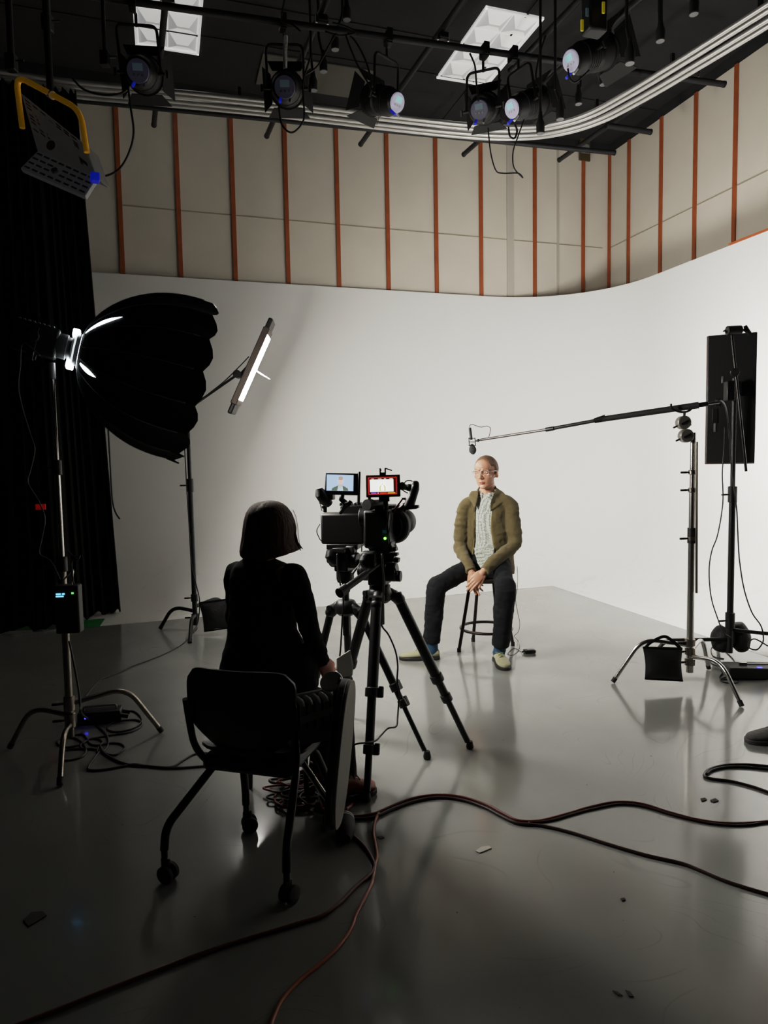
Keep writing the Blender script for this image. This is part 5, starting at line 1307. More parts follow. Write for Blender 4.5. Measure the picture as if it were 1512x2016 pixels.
def hair_cap(X, sc, front, name, m, parent, thick=.006, sides=-.03, back=-.075):
    """short hair: a skin over the skull that stops at a hairline. front(x) = hairline height at the forehead"""
    mb = MB(); n, k = 56, 30; rows = []
    for i in range(k + 1):
        el = math.pi / 2 - (math.pi * .78) * i / k; row = []
        for j in range(n):
            az = 2 * math.pi * j / n; dx, dy, dz = math.sin(az) * math.cos(el), -math.cos(az) * math.cos(el), math.sin(el)
            p = V((.0755 * dx, .016 + .097 * dy, .030 + .094 * dz))
            fr = -dy                                       # 1 = straight ahead
            if p.y < -.012: lim = front(p.x)
            elif p.y < .02: lim = sides + .0 * p.y if abs(p.x) > .05 else front(p.x)
            else: lim = back + (sides - back) * max(0, 1 - (p.y - .02) / .05)
            edge = (p.z - lim) / .012
            g = max(-.5, min(1., edge)); nn = V((dx, dy, dz))
            h = thick * g if g > 0 else .010 * g
            h += (.0016 * noise.noise(V((p.x * 160, p.y * 40, p.z * 160)))) * max(0, g)
            row.append(X @ ((p + nn * h) * sc))
        rows.append(row)
    mb.loft(rows, cap=False, closed_u=True); return mb.build(name, m, parent, smooth=180, recalc=False)
def shoe(parent, heel, toe, ankle, mats, wid=.048, h=.085, name='shoe', lace=True, sole=.022):
    d = V((toe.x - heel.x, toe.y - heel.y, 0)); L = d.length; d.normalize(); w = V((-d.y, d.x, 0)); o = V((heel.x, heel.y, 0))
    # plan half width and top height along the shoe (0 heel .. 1 toe)
    st = ((-.02, .30, .50), (.0, .62, .78), (.06, .80, 1.0), (.16, .86, 1.02), (.26, .82, .98), (.36, .84, .86), (.48, .93, .74), (.60, 1.0, .62), (.72, 1.02, .50), (.83, .95, .42), (.92, .76, .37), (.97, .52, .31), (1.0, .22, .24))
    rows = []
    for u, hw, hh in st:
        row = []; zt = sole + (h - sole) * hh; wdt = wid * hw
        for k in range(20):
            a = 2 * math.pi * k / 20; x = math.cos(a); z = math.sin(a); x = math.copysign(abs(x) ** .8, x)
            up = max(0, z); nar = 1 - .45 * up ** 1.5 * (1 if u < .5 else .6)
            row.append(o + d * (u * L) + w * (x * wdt * nar) + V((0, 0, sole * .7 + (zt - sole * .7) * (.5 + .5 * z))))
        rows.append(row)
    sh = MB().loft(rows).build(name, mats[0], parent, smooth=180)
    so = []
    for u, hw, hh in st:
        uu = -.03 + (u + .02) * 1.035
        so.append((uu * L, wid * (hw * 1.07 + .03)))
    poly = [(a, b) for a, b in so] + [(a, -b) for a, b in reversed(so)]
    MB().prism(poly, sole, Matrix((d, w, V((0, 0, 1)))).transposed(), o + V((0, 0, sole / 2 + .001))).build('sole', mats[1], sh, bevel=.004)
    op = MB(); c = o + d * (.17 * L) + V((0, 0, h * .99)); op.tube([c + d * math.cos(a) * L * .135 + w * math.sin(a) * wid * .62 + V((0, 0, .010 * -math.cos(a))) for a in [2 * math.pi * k / 20 for k in range(20)]], .006, 8, closed=True); op.build('ankle_collar', mats[0], sh)
    if lace:
        lc = MB()
        for k in range(4):
            u = .36 + k * .07; z = sole + (h - sole) * (.86 - .20 * (u - .36) / .2) + .004
            a = o + d * (u * L) + V((0, 0, z)); s_ = 1 if k % 2 else -1
            lc.tube([a - w * wid * .40 - V((0, 0, .008)) + d * .006 * s_, a + V((0, 0, .003)), a + w * wid * .40 - V((0, 0, .008)) - d * .006 * s_], .0028, 6)
        c = o + d * (.33 * L) + V((0, 0, h * .93))
        for s_ in (-1, 1): lc.tube(spline([c, c + w * s_ * .016 + V((0, 0, .012)), c + w * s_ * .032 - V((0, 0, .006)), c + w * s_ * .014 + d * .01], 5), .0024, 6)
        lc.build('laces', mats[2], sh)
    return sh

# ---------------------------------------------------------------- the seated man
TM = math.radians(-17); MF = V((math.sin(TM), -math.cos(TM), 0)); ML = V((math.cos(TM), math.sin(TM), 0))   # facing, his left
t = thing('person', 'man seated on the stool in an olive zip jacket, patterned shirt and clear glasses', 'person', V((SCN.x, SCN.y, 0)))
hipR, hipL = at(936, 1112, 5.33), at(985, 1111, 5.29)
kneeR, kneeL = at(858, 1155, 5.06), at(995, 1158, 4.93)
ankR, ankL = at(850, 1264, 5.11), at(986, 1272, 5.00)
shR, shL = at(914, 996, 5.43), at(1007, 993, 5.33)
elR, elL = at(906, 1073, 5.40), at(1012, 1068, 5.25)
wrR, wrL = at(926, 1124, 5.17), at(955, 1123, 5.08)
chest, neck = at(961, 1010, 5.42), at(958, 968, 5.40)
pel = at(960, 1112, 5.39)
hc = at(956.5, 931, 5.36)
TH_ = math.radians(-31); HX = Matrix.Translation(hc) @ Matrix.Rotation(TH_, 4, 'Z') @ Matrix.Rotation(math.radians(-2), 4, 'Y') @ Matrix.Rotation(math.radians(3), 4, 'X') @ Matrix.Diagonal((1.07, 1.02, 1.0, 1.0))
HS = 1.04
b = MB(); head_solids(b, HX, HS)
b.chain([HX @ V((0, .018, -.06)), HX @ V((0, .026, -.11)), neck + V((0, 0, -.03))], [.054, .054, .062], 18)
b.chain([neck - V((0, 0, .05)), chest, pel], [.05, .075, .06], 18); b.chain([shR - V((0, 0, .03)), chest, shL - V((0, 0, .03))], [.032, .06, .032], 14)
b.chain([shR - V((0, 0, .03)), elR, wrR], [.034, .030, .025], 14); b.chain([shL - V((0, 0, .03)), elL, wrL], [.034, .030, .025], 14)
b.chain([hipR, kneeR + V((0, 0, -.01)), ankR, ankR + V((0, 0, -.01))], [.052, .045, .032, .030], 14); b.chain([hipL, kneeL + V((0, 0, -.01)), ankL, ankL + V((0, 0, -.01))], [.052, .045, .032, .030], 14)
hR, hL = at(928, 1127, 5.155), at(951, 1126, 5.065)
# left hand laid over, fingers reaching down-left; right hand under it, fingers toward the viewer's lower right
hand(b, hL, at(930, 1148, 5.03) - hL, V((.35, -.75, .55)), -1, (.55, .75, .85, 1.0), .4, .98, (.35, .3))
hand(b, hR, at(938, 1156, 5.06) - hR, V((-.55, -.62, .35)), 1, (.25, .35, .9, 1.1), .3, .98, (.45, .2))
me = fuse(b, 'body', .0036, 3, .5); face_finish(me, HX, HS)
link('body', me, [M_skin, M_lip], t, smooth=180)
M_eyew, M_iris = mat('eye_white', (226, 220, 214), .25), mat('eye_iris', (52, 56, 58), .2)
for s in (-1, 1):
    ev = MB(); c = HX @ (V((s * .031, -.0745, .010)) * HS); ev.ell(c, (.0115 * HS, .0095 * HS, .0062 * HS), HX.to_3x3(), 16, 12); ev.cur = 1; ev.ell(HX @ (V((s * .031 - .001, -.0795, .0105)) * HS), (.0054 * HS, .0050 * HS, .0050 * HS), HX.to_3x3(), 12, 8); ev.build('eye', [M_eyew, M_iris], t)
    lid = MB(); lid.tube([HX @ (V((s * (.031 + dx), y, z)) * HS) for dx, y, z in ((-.015, -.0815, .0115), (-.007, -.0850, .0155), (.003, -.0850, .0158), (.014, -.080, .0120))], .0036, 8); lid.tube([HX @ (V((s * (.031 + dx), y, z)) * HS) for dx, y, z in ((-.014, -.0805, .0075), (-.004, -.0835, .0042), (.005, -.0830, .0045), (.014, -.079, .0085))], .0026, 8); lid.build('eyelid', M_skin, t)
    bw = MB(); bw.tube([HX @ (V((s * x, y, z)) * HS) for x, y, z in ((.014, -.1005, .0285), (.026, -.0975, .0335), (.042, -.0865, .0335), (.052, -.0755, .0285))], [.0022, .0034, .003, .0014], 8); bw.build('eyebrow', mat('brow_hair', (150, 104, 76), .8), t)
M_hairm = mat('short_hair', (108, 82, 62), .65, var=.35, scale=70, bump=.5, bscale=220)
hair_cap(HX, HS, lambda x: .092 - 5.0 * x * x - (.022 if abs(x) > .034 else 0), 'hair', M_hairm, t, .0075, -.012, -.06)
# glasses
gl = MB(); M_clear = mat('clear_acetate', (226, 222, 214), .12, trans=.55, coat=.5)
def rrect(cx, cz, w_, h_, y, yaw=0):
    pts = []
    for k in range(24):
        a = 2 * math.pi * k / 24; x = math.copysign(abs(math.cos(a)) ** .5, math.cos(a)) * w_; z = math.copysign(abs(math.sin(a)) ** .6, math.sin(a)) * h_
        pts.append(HX @ (V((cx + x, y + abs(cx + x) ** 2 * 4.0, cz + z)) * HS))
    return pts
for s in (-1, 1):
    gl.tube(rrect(s * .033, .008, .025, .0185, -.108), .0019, 8, closed=True)
    gl.tube([HX @ (V(p) * HS) for p in ((s * .058, -.096, .015), (s * .074, -.080, .016), (s * .081, -.02, .014), (s * .084, .012, .008))], .0030, 8)
gl.tube([HX @ (V(p) * HS) for p in ((-.009, -.1085, .013), (0, -.1125, .016), (.009, -.1085, .013))], .0028, 8)
gobj = gl.build('glasses', M_clear, t)
ls = MB()
for s in (-1, 1):
    q = rrect(s * .033, .008, .024, .0175, -.1075); ls._add(q, [tuple(range(24))])
ls.build('lenses', mat('lens_clear', (255, 255, 255), .02, trans=1., alpha=.12), gobj, smooth=0)

# shirt
def shirt_mat():
    m = mat('patterned_shirt', (206, 209, 200), .85, bump=.1, bscale=300); nt = m.node_tree; bb = nt.nodes['Principled BSDF']; L = nt.links
    tc = nt.nodes.new('ShaderNodeTexCoord'); vo = nt.nodes.new('ShaderNodeTexVoronoi'); vo.inputs['Scale'].default_value = 100; vo.inputs['Randomness'].default_value = .25
    L.new(tc.outputs['Object'], vo.inputs['Vector'])
    r = nt.nodes.new('ShaderNodeValToRGB'); r.color_ramp.elements[0].position = .30; r.color_ramp.elements[0].color = lin((60, 78, 72)); r.color_ramp.elements[1].position = .46; r.color_ramp.elements[1].color = lin((200, 203, 192))
    L.new(vo.outputs['Distance'], r.inputs['Fac']); L.new(r.outputs['Color'], bb.inputs['Base Color']); return m
M_shirt = shirt_mat()
tors = [(1130, 959, 5.395, .168, .150),  # picture row, centre column, depth, half width, half depth
    (1120, 961, 5.40, .174, .148), (1106, 961, 5.40, .172, .138), (1085, 961, 5.41, .162, .122), (1060, 961, 5.42, .160, .118), (1035, 961, 5.42, .168, .120), (1010, 961, 5.42, .176, .120), (992, 960, 5.42, .170, .108), (980, 959, 5.415, .135, .092), (971, 958, 5.41, .085, .074)]
b = MB(); b.loft([ring(at(x, y, Y), ML, MF, rx * .95, ry * 1.0, 40) for y, x, Y, rx, ry in tors])
tl = [at(x, y, Y) for x, y, Y in ((933, 1078, 5.275), (974, 1078, 5.265), (972, 1100, 5.235), (962, 1108, 5.225), (950, 1123, 5.205), (939, 1108, 5.23))]
tn_ = MF * .011; b._add([p - tn_ for p in tl] + [p + tn_ for p in tl], [(5, 4, 3, 2, 1, 0), (6, 7, 8, 9, 10, 11)] + [(i, (i + 1) % 6, 6 + (i + 1) % 6, 6 + i) for i in range(6)])
sh_ = fuse(b, 'shirt', .006, 6)
wrinkle(sh_, .006, 16, (1, 1, .4)); shirt = link('shirt', sh_, M_shirt, t, smooth=180)
# shirt collar and buttons
cl = MB(); nk = neck + V((0, 0, -.012))
for s in (-1, 1):
    q = []
    for k in range(9):
        a = math.radians(18 + 160 * k / 8); p = nk + MF * math.cos(a) * .066 + ML * s * math.sin(a) * .064
        q.append(p + V((0, 0, .018 * (k / 8) + .006)))
    o_ = [p + (p - nk).normalized() * .014 - V((0, 0, .030 - .008 * (i / 8))) for i, p in enumerate(q)]
    o_[0] = o_[0] + MF * .006 - V((0, 0, .012)); cl.strip(q, o_)
    st_ = [p - V((0, 0, .028)) for p in q]; cl.strip(q, st_)
cl.build('collar', M_shirt, shirt, solid=.003, smooth=60)
bt = MB()
for y in (1000, 1022, 1043, 1064, 1084):
    c = at(952.5, y, 5.2); f = min((abs((V(v.co) - c).x) + abs((V(v.co) - c).z), i) for i, v in enumerate(sh_.vertices) if False) if False else None
    c0 = at(961, y, 5.42); ry = .128; p = min((v.co for v in sh_.vertices), key=lambda q: (q - at(952.5, y, 5.28)).length_squared); bt.cyl(p - MF * .002, p + MF * .0035, .0055, n=12)
bt.build('buttons', M_white, shirt)
# jacket: an open shell, sleeves and a folded-out collar melted into one garment
M_jack = mat('olive_jersey', (92, 82, 56), .9, var=.14, scale=26, bump=.25, bscale=260, sheen=.15, spec=.2)
b = MB(); NA = 44
def jring(y, x, Y, rx, ry, th, opL, opR):
    c = at(x, y, Y); out = []
    a0, a1 = math.radians(opL), math.radians(360 - opR)       # angle from straight ahead toward his left
    P = lambda a, k: c + MF * math.cos(a) * (ry + k) + ML * math.sin(a) * (rx + k)
    for i in range(NA + 1): out.append(P(a0 + (a1 - a0) * i / NA, th))
    for i in range(NA + 1): out.append(P(a1 - (a1 - a0) * i / NA, -.006))
    return out
jr = [(1128, 963, 5.41, .196, .150, .012, 28, 40), (1112, 962, 5.41, .192, .146, .012, 27, 38), (1085, 961, 5.42, .180, .134, .012, 24, 34), (1060, 961, 5.42, .174, .128, .012, 18, 32), (1035, 961, 5.42, .178, .128, .012, 14, 30), (1010, 961, 5.425, .186, .126, .012, 15, 28), (995, 961, 5.425, .184, .116, .012, 20, 28), (983, 960, 5.42, .155, .100, .012, 30, 34), (974, 959, 5.415, .112, .084, .011, 42, 42), (967, 958.5, 5.412, .080, .073, .010, 50, 50)]
b.loft([jring(*r) for r in jr])
def sleeve(s, e, w_, sgn):
    m1 = s.lerp(e, .5) + ML * sgn * .006; m2 = e.lerp(w_, .5); dw = (w_ - e).normalized()
    pts = spline([s + V((0, 0, .020)) - ML * sgn * .065, s + ML * sgn * -.012 + V((0, 0, -.004)), s.lerp(e, .22) + ML * sgn * .002, m1, e - V((0, 0, .01)), m2, w_ - dw * .005, w_ + dw * .012], 6)
    n = len(pts); rad = []
    for i in range(n):
        u = i / (n - 1); r = .060 + (.055 - .060) * min(1, u / .5) if u < .5 else .056 + (.037 - .056) * ((u - .5) / .5)
        r += .0022 * math.sin(i * 1.9 + sgn) * (1.3 if .38 < u < .62 or u > .85 else .25)
        if i == 0: r = .045
        rad.append(r)
    b.tube(pts, rad, 20)
sleeve(shR, elR, wrR, -1); sleeve(shL, elL, wrL, 1)
def flap(pts, th=.014):
    """triangle-ish flap as a thick polygon"""
    n = (pts[1] - pts[0]).cross(pts[2] - pts[0]).normalized() * th / 2; k = len(pts)
    b._add([p - n for p in pts] + [p + n for p in pts], [tuple(range(k)), tuple(range(2 * k - 1, k - 1, -1))] + [(i, (i + 1) % k, k + (i + 1) % k, k + i) for i in range(k)])
flap([at(964, 1008, 5.272), at(1001, 982, 5.300), at(990, 969, 5.36), at(977, 961, 5.37), at(971, 975, 5.305), at(966, 990, 5.285)], .026)
flap([at(936, 1000, 5.302), at(923, 976, 5.38), at(928, 969, 5.41), at(942, 966, 5.37), at(941, 980, 5.325)], .024)
b.tube(spline([at(975, 962, 5.36), at(972, 957, 5.43), at(958, 956, 5.475), at(944, 960, 5.44), at(941, 967, 5.385)], 6), .011, 10, sx=1.)
jk = fuse(b, 'jacket', .0058, 5)
wrinkle(jk, .009, 9, (1, 1, .8), lambda p: 1. if p.z < 1.16 else .5); wrinkle(jk, .0045, 19, (.5, .5, 1.6), lambda p: 1. if p.z < 1.16 else .5)
J = link('jacket', jk, M_jack, t, smooth=180)
zp = MB()
for ang, sgn in ((1, 1), (-1, -1)):
    pts = []
    for (y, x, Y, rx, ry, th, oL, oR) in jr[1:7]:
        a = math.radians(oL if sgn > 0 else -oR); pts.append(at(x, y, Y) + MF * math.cos(a) * (ry + .004) + ML * math.sin(a) * (rx + .004))
    zp.tube(spline(pts, 4),   .0052, 8)
zp.build('zip_edge', mat('olive_trim', (122, 106, 68), .7), J)
# trousers
M_trou = mat('charcoal_trousers', (22, 23, 26), .9, var=.2, scale=40, bump=.2, bscale=260, spec=.2)
b = MB(); b.loft([ring(at(x, y, Y), ML, MF, rx, ry, 30) for y, x, Y, rx, ry in ((1133, 961, 5.37, .150, .125), (1124, 961, 5.37, .170, .132), (1112, 961, 5.385, .168, .125), (1104, 961, 5.40, .160, .112))])
def leg(h, k, a, rk, ra, extra):
    d1 = (k - h).normalized(); d2 = (a - k).normalized()
    b.cap(h + V((0, 0, .006)) - d1 * .01, k - d1 * .01, .078, .071, 20)
    pts = [k + V((0, 0, .0)), k.lerp(a, .12), k.lerp(a, .35), k.lerp(a, .6), k.lerp(a, .85), a + d2 * .0]
    b.cap(k - d1 * .02, k + d2 * .04, rk, rk, 20)
    b.tube(pts, [rk * .95, rk, rk * .97, (rk + ra) / 2, ra * 1.02, ra], 20)
leg(hipR, kneeR, ankR, .074, .062, 0); leg(hipL, kneeL, ankL, .080, .064, 0)
tr = fuse(b, 'trousers', .006, 5)
wrinkle(tr, .008, 9, (1, 1, .8)); wrinkle(tr, .003, 20, (.5, .5, 1.5)); TR = link('trousers', tr, M_trou, t, smooth=180)
M_sock = mat('blue_socks', (34, 68, 92), .9, var=.15, scale=80, bump=.2, bscale=400)
M_suede = mat('sage_suede', (150, 148, 118), .95, var=.16, scale=30, bump=.15, bscale=300, sheen=.2); M_sole = mat('dark_rubber_sole', (30, 27, 26), .6); M_lace = mat('olive_lace', (120, 132, 92), .8)
fR0, fR1 = atz(864, 1297), atz(793, 1298); fL0, fL1 = atz(979, 1298), atz(999, 1325)
fR1 = fR0 + (fR1 - fR0).normalized() * .295; fL1 = fL0 + (fL1 - fL0).normalized() * .285
for a, f0, f1 in ((ankR, fR0, fR1), (ankL, fL0, fL1)):
    d = (f1 - f0).normalized(); c = f0 + d * .05 + V((0, 0, .06))
    MB().tube([a + V((0, 0, .04)), a.lerp(c, .5), c, c - V((0, 0, .02))], [.046, .046, .046, .040], 18).build('sock', M_sock, t)
    shoe(t, f0, f1, a, (M_suede, M_sole, M_lace), .049, .088)
# wireless pack on the floor and its wire
p = atz(1043, 1286); T = thing('transmitter_pack', 'small black transmitter pack lying on the floor beside the stool', 'transmitter', p)
MB().box(p + V((0, .01, .014)), (.085, .055, .024), rz(.15)).build('case', M_blackp, T, bevel=.004)
MB().cyl(p + V((-.045, 0, .014)), p + V((-.06, -.004, .014)), .006).build('plug', M_black, T)
MB().box(p + V((.005, .005, .0275)), (.05, .03, .002), rz(.15)).build('clip', M_grey, T)
cable('microphone_wire', 'thin wire hanging from the man\'s jacket to the pack on the floor', [at(1018, 1115, 5.33), at(1019, 1135, 5.34), at(1018, 1160, 5.34), at(1015, 1180, 5.34), at(1019, 1205, 5.32), at(1023, 1225, 5.3), at(1021, 1243, 5.26), at(1013, 1252, 5.24), atz(1020, 1262, .004), atz(1023, 1272, .004), atz(1018, 1284, .004), atz(1006, 1290, .004), atz(1000, 1286, .004), atz(1012, 1276, .004), atz(1024, 1282, .004), atz(1032, 1286, .012)], .0022, M_cab)
# ---------------------------------------------------------------- the seated woman, seen from behind
WF = V((.78, .62, 0)); WL = V((-WF.y, WF.x, 0))          # facing, her left
wp = V((-.42, 3.0, 0))
t = thing('person', 'woman seen from behind, seated beside the cameras in dark clothes with a brown bob', 'person', wp)
YT = 2.98
k = YT / FPX
XR = V((1, 0, 0)); YD = V((0, 1, 0))
tor = [(1375, 520, 92, .15), (1350, 530, 104, .15), (1310, 530, 99, .15), (1285, 527, 92, .145), (1262, 521, 76, .135), (1240, 516, 68, .125), (1195, 517, 67, .125), (1155, 519, 70, .12), (1130, 519, 67, .11), (1114, 516, 55, .095), (1104, 512, 40, .08), (1094, 510, 26, .06)]
shRw, shLw = at(583, 1138, 2.93), at(463, 1135, 3.06)
elRw, elLw = at(607, 1228, 2.93), at(468, 1230, 3.16)
wrRw, wrLw = at(634, 1304, 3.06), at(532, 1335, 3.30)
hw = at(529, 1046, 3.0)
HW = Matrix.Translation(hw) @ Matrix.Rotation(math.atan2(-WF.x * -1, -WF.y) if 0 else math.radians(180 - 52), 4, 'Z')
M_skin2 = skin_mat('skin_warm', (176, 112, 92)); M_lip2 = skin_mat('lip_warm', (150, 84, 76))
kR, aR = at(668, 1398, 3.10), at(684, 1545, 3.02); kL, aL = at(640, 1392, 3.28), at(628, 1520, 3.12)
pR, pL = at(540, 1362, 2.98), at(505, 1358, 3.12)
b = MB(); head_solids(b, HW, .95)
b.chain([HW @ V((0, .02, -.06)), at(515, 1110, 3.0)], [.048, .052], 16); b.chain([at(515, 1120, 3.0), at(516, 1180, 3.0), at(512, 1355, 3.02)], [.06, .09, .085], 16)
b.chain([shRw, at(516, 1135, 3.0), shLw], [.04, .06, .04], 14)
b.chain([shRw, elRw, wrRw], [.038, .033, .023], 14); b.chain([shLw, elLw, wrLw], [.038, .033, .023], 14)
for h_, kk, aa in ((pR, kR, aR), (pL, kL, aL)): b.chain([h_, kk, aa, aa - V((0, 0, .04))], [.065, .046, .032, .034], 14)
hand(b, wrRw, at(656, 1318, 3.12) - wrRw, V((.5, -.75, .3)), 1, (.7, .8, .9, 1.), .2, .92, (.4, .3))
hand(b, wrLw, V((.6, .3, -.2)), V((0, 0, 1)), 1, .5, .2, .92)
me = fuse(b, 'body', .0045, 3); face_finish(me, HW, .95); link('body', me, [M_skin2, M_lip2], t, smooth=180)
# dark top
M_top = mat('black_knit', (11, 11, 13), .95, var=.25, scale=30, bump=.25, bscale=240, spec=.15)
b = MB(); b.loft([ring(at(x, y, YT + .03), XR, YD, hwid * k, d, 30) for y, x, hwid, d in tor])
def wsleeve(s, e, w_):
    dw = (w_ - e).normalized(); pts = spline([s + V((0, 0, .015)) + (at(516, 1140, 3.) - s) * .3, s, s.lerp(e, .5), e, e.lerp(w_, .5), w_], 5); n = len(pts)
    b.tube(pts, [(.040 if i == 0 else .058 + (.047 - .058) * min(1, i / n * 2) if i < n / 2 else .049 + (.035 - .049) * ((i / n) - .5) * 2) + .002 * math.sin(i * 2.1) for i in range(n)], 18)
wsleeve(shRw, elRw, wrRw); wsleeve(shLw, elLw, wrLw)
tp_ = fuse(b, 'top', .007, 5); wrinkle(tp_, .008, 9, (1, 1, .9)); link('top', tp_, M_top, t, smooth=180)
# trousers and shoes
b = MB(); b.loft([ring(at(x, y, 3.03), XR, YD, r, r * .85, 26) for y, x, r in ((1398, 515, .15), (1388, 513, .178), (1365, 511, .18), (1335, 509, .165))])
for h_, kk, aa in ((pR, kR, aR), (pL, kL, aL)):
    b.cap(h_, kk, .085, .066, 18); b.tube([kk + V((0, 0, .01)), kk.lerp(aa, .3), kk.lerp(aa, .7), aa], [.064, .060, .052, .050], 18)
tr = fuse(b, 'trousers', .007, 5); wrinkle(tr, .003, 9); link('trousers', tr, mat('black_trousers', (12, 12, 14), .9, var=.2, bump=.2, bscale=240, spec=.15), t, smooth=180)
M_brn = mat('brown_leather', (150, 78, 52), .45, var=.25, scale=14, bump=.1, bscale=120)
f0 = V((-.245, 2.955, 0)); f1 = V((-.065, 3.035, 0)); shoe(t, f0, f1, aR, (M_brn, M_sole, M_black), .048, .112)
f0 = V((aL.x - .04, aL.y - .01, 0)); shoe(t, f0, f0 + V((.2, .1, 0)), aL, (M_brn, M_sole, M_black), .046, .095)
# bob of hair
def hair_mat():
    m = mat('brown_bob', (58, 40, 28), .75, bump=.0); nt = m.node_tree; bb = nt.nodes['Principled BSDF']; L = nt.links
    tc = nt.nodes.new('ShaderNodeTexCoord'); mp = nt.nodes.new('ShaderNodeMapping'); mp.inputs['Scale'].default_value = (60, 60, 3); L.new(tc.outputs['Object'], mp.inputs['Vector'])
    n = nt.nodes.new('ShaderNodeTexNoise'); n.inputs['Scale'].default_value = 2.5; n.inputs['Detail'].default_value = 5; L.new(mp.outputs['Vector'], n.inputs['Vector'])
    r = nt.nodes.new('ShaderNodeValToRGB'); r.color_ramp.elements[0].position = .35; r.color_ramp.elements[0].color = lin((28, 17, 11)); r.color_ramp.elements[1].position = .7; r.color_ramp.elements[1].color = lin((96, 64, 42)); L.new(n.outputs['Fac'], r.inputs['Fac']); L.new(r.outputs['Color'], bb.inputs['Base Color'])
    bp = nt.nodes.new('ShaderNodeBump'); bp.inputs['Strength'].default_value = .6; bp.inputs['Distance'].default_value = .01; L.new(n.outputs['Fac'], bp.inputs['Height']); L.new(bp.outputs['Normal'], bb.inputs['Normal'])
    return m
M_bob = hair_mat()
hrow = [(985.5, 522, 538, .02, 0), (987.5, 508, 548, .045, 0), (991, 500, 556, .065, 0), (998, 492, 565, .085, 0), (1010, 485, 574, .10, 0), (1025, 481, 580, .108, .0), (1040, 479, 583, .112, 0), (1055, 477.5, 582, .112, 0), (1068, 475.5, 584.5, .112, 0), (1078, 474, 590, .114, 0), (1088, 473, 593, .114, .3), (1096, 474, 586, .110, .8), (1101, 478, 572, .10, 1.)]
rows = []; HN = 64
for (y, xl, xr, dd, rag) in hrow:
    row = []
    for j in range(HN):
        a = 2 * math.pi * j / HN; cx = (xl + xr) / 2; hwid = (xr - xl) / 2
        e = math.cos(a); f = math.sin(a)
        lift = (4 + 11 * max(0, e) ** 1.5) * max(0, (y - 1070) / 30) if y > 1070 else 0
        notch = 5 * math.exp(-((e * hwid + cx - 515) / 5) ** 2) if y < 992 else 0
        q = at(cx + e * hwid, y - lift + notch + rag * 2.5 * noise.noise(V((a * 9, 2, 0))), 3.0 + .0)
        g = 1 + .014 * math.sin(a * 23 + y * .02) * (1 if y > 1005 else .3) + .008 * math.sin(a * 41)
        c = at(cx, y - lift, 3.0); p = c + (q - c) * g + V((0, f * dd * g, 0)); row.append(p)
    rows.append(row)
hm = MB().loft(rows); ho = hm.build('hair', M_bob, t, smooth=180)
sp = MB()
for k_ in range(0):
    x = 478 + k_ * 4.1; y0 = 1085 - (8 if x > 560 else 0); a = at(x, y0 - 20, 2.9 + .0); sp.tube([at(x, y0 - 25, 2.893 + .0008 * abs(x - 530)), at(x + .5, y0 + 4, 2.888 + .0008 * abs(x - 530)), at(x + 1 + (x - 530) * .03, y0 + 12 + 3 * math.sin(k_ * 2.2), 2.895 + .0008 * abs(x - 530))], [.006, .006, .0012], 6)
for q in (((481, 1040), (477, 1062), (476, 1080)), ((578, 1030), (581, 1050), (586, 1068), (596, 1081)), ((574, 1020), (579, 1045), (583, 1066), (592, 1084))): sp.tube([at(x, y, 2.98) for x, y in q], [.005, .005, .004] + ([.002] if len(q) > 3 else []), 6)
sp.build('strands', M_bob, ho)
# clear visor in front of the face
vs = MB(); a_ = [at(577, 1004, 3.03), at(583, 1018, 3.02), at(586.5, 1040, 3.01), at(588.5, 1060, 3.0), at(590.5, 1074, 3.0)]; c_ = [p + V((-.02, .09, 0)) for p in a_]
vs.strip(a_, c_); vo_ = vs.build('face_shield', mat('clear_visor', (240, 244, 246), .05, trans=.9, alpha=.25), t, solid=.0015)
ed = MB(); ed.tube(spline(a_, 4), .0012, 6); ed.build('visor_edge', mat('visor_edge', (120, 120, 122), .3), vo_)
# notepad in her hand
q = [at(662, 1297, 3.10), at(689, 1280, 3.16), at(695, 1308, 3.15), at(693, 1330, 3.12), at(676, 1333, 3.09), at(662, 1318, 3.08)]
n_ = (q[1] - q[0]).cross(q[3] - q[0]).normalized() * .004
pm = MB(); pm._add([p - n_ for p in q] + [p + n_ for p in q], [tuple(range(6)), tuple(range(11, 5, -1))] + [(i, (i + 1) % 6, 6 + (i + 1) % 6, 6 + i) for i in range(6)])
tag(pm.build('notepad', mat('paper_white', (206, 202, 194), .8, var=.05), smooth=0), 'white sheaf of paper held in the woman\'s right hand', 'paper')
# ---------------------------------------------------------------- cables on the floor
M_org = mat('orange_cable', (150, 70, 38), .45, var=.1, scale=20); M_red = mat('dark_red_cable', (96, 26, 18), .42, var=.15, scale=20); M_dred = mat('black_red_cable', (44, 16, 13), .4)
def fcable(label, px, r, m, name='floor_cable', lift=0., group='cables lying on the floor', n=8):
    pts = []
    for q in px:
        z = r + lift + (q[2] if len(q) > 2 else 0); p = atz(q[0], q[1], z); pts.append(p)
    return cable(name, label, pts, r, m, n, group=group)
up_ = [(640, 1592), (690, 1604), (735, 1603), (770, 1588), (815, 1572), (862, 1566), (910, 1570), (955, 1584), (990, 1602), (1020, 1616)]
fcable('dark red cable swinging right across the floor in the upper of two long arcs', [(646, 1600), (690, 1607)] + [(x, y - 1) for x, y in up_[2:]] + [(1060, 1616), (1110, 1604), (1165, 1588), (1215, 1579), (1265, 1583), (1320, 1600), (1380, 1615), (1440, 1621), (1512, 1617), (1600, 1606), (1800, 1610), (2100, 1570)], .006, M_red, lift=.0002)
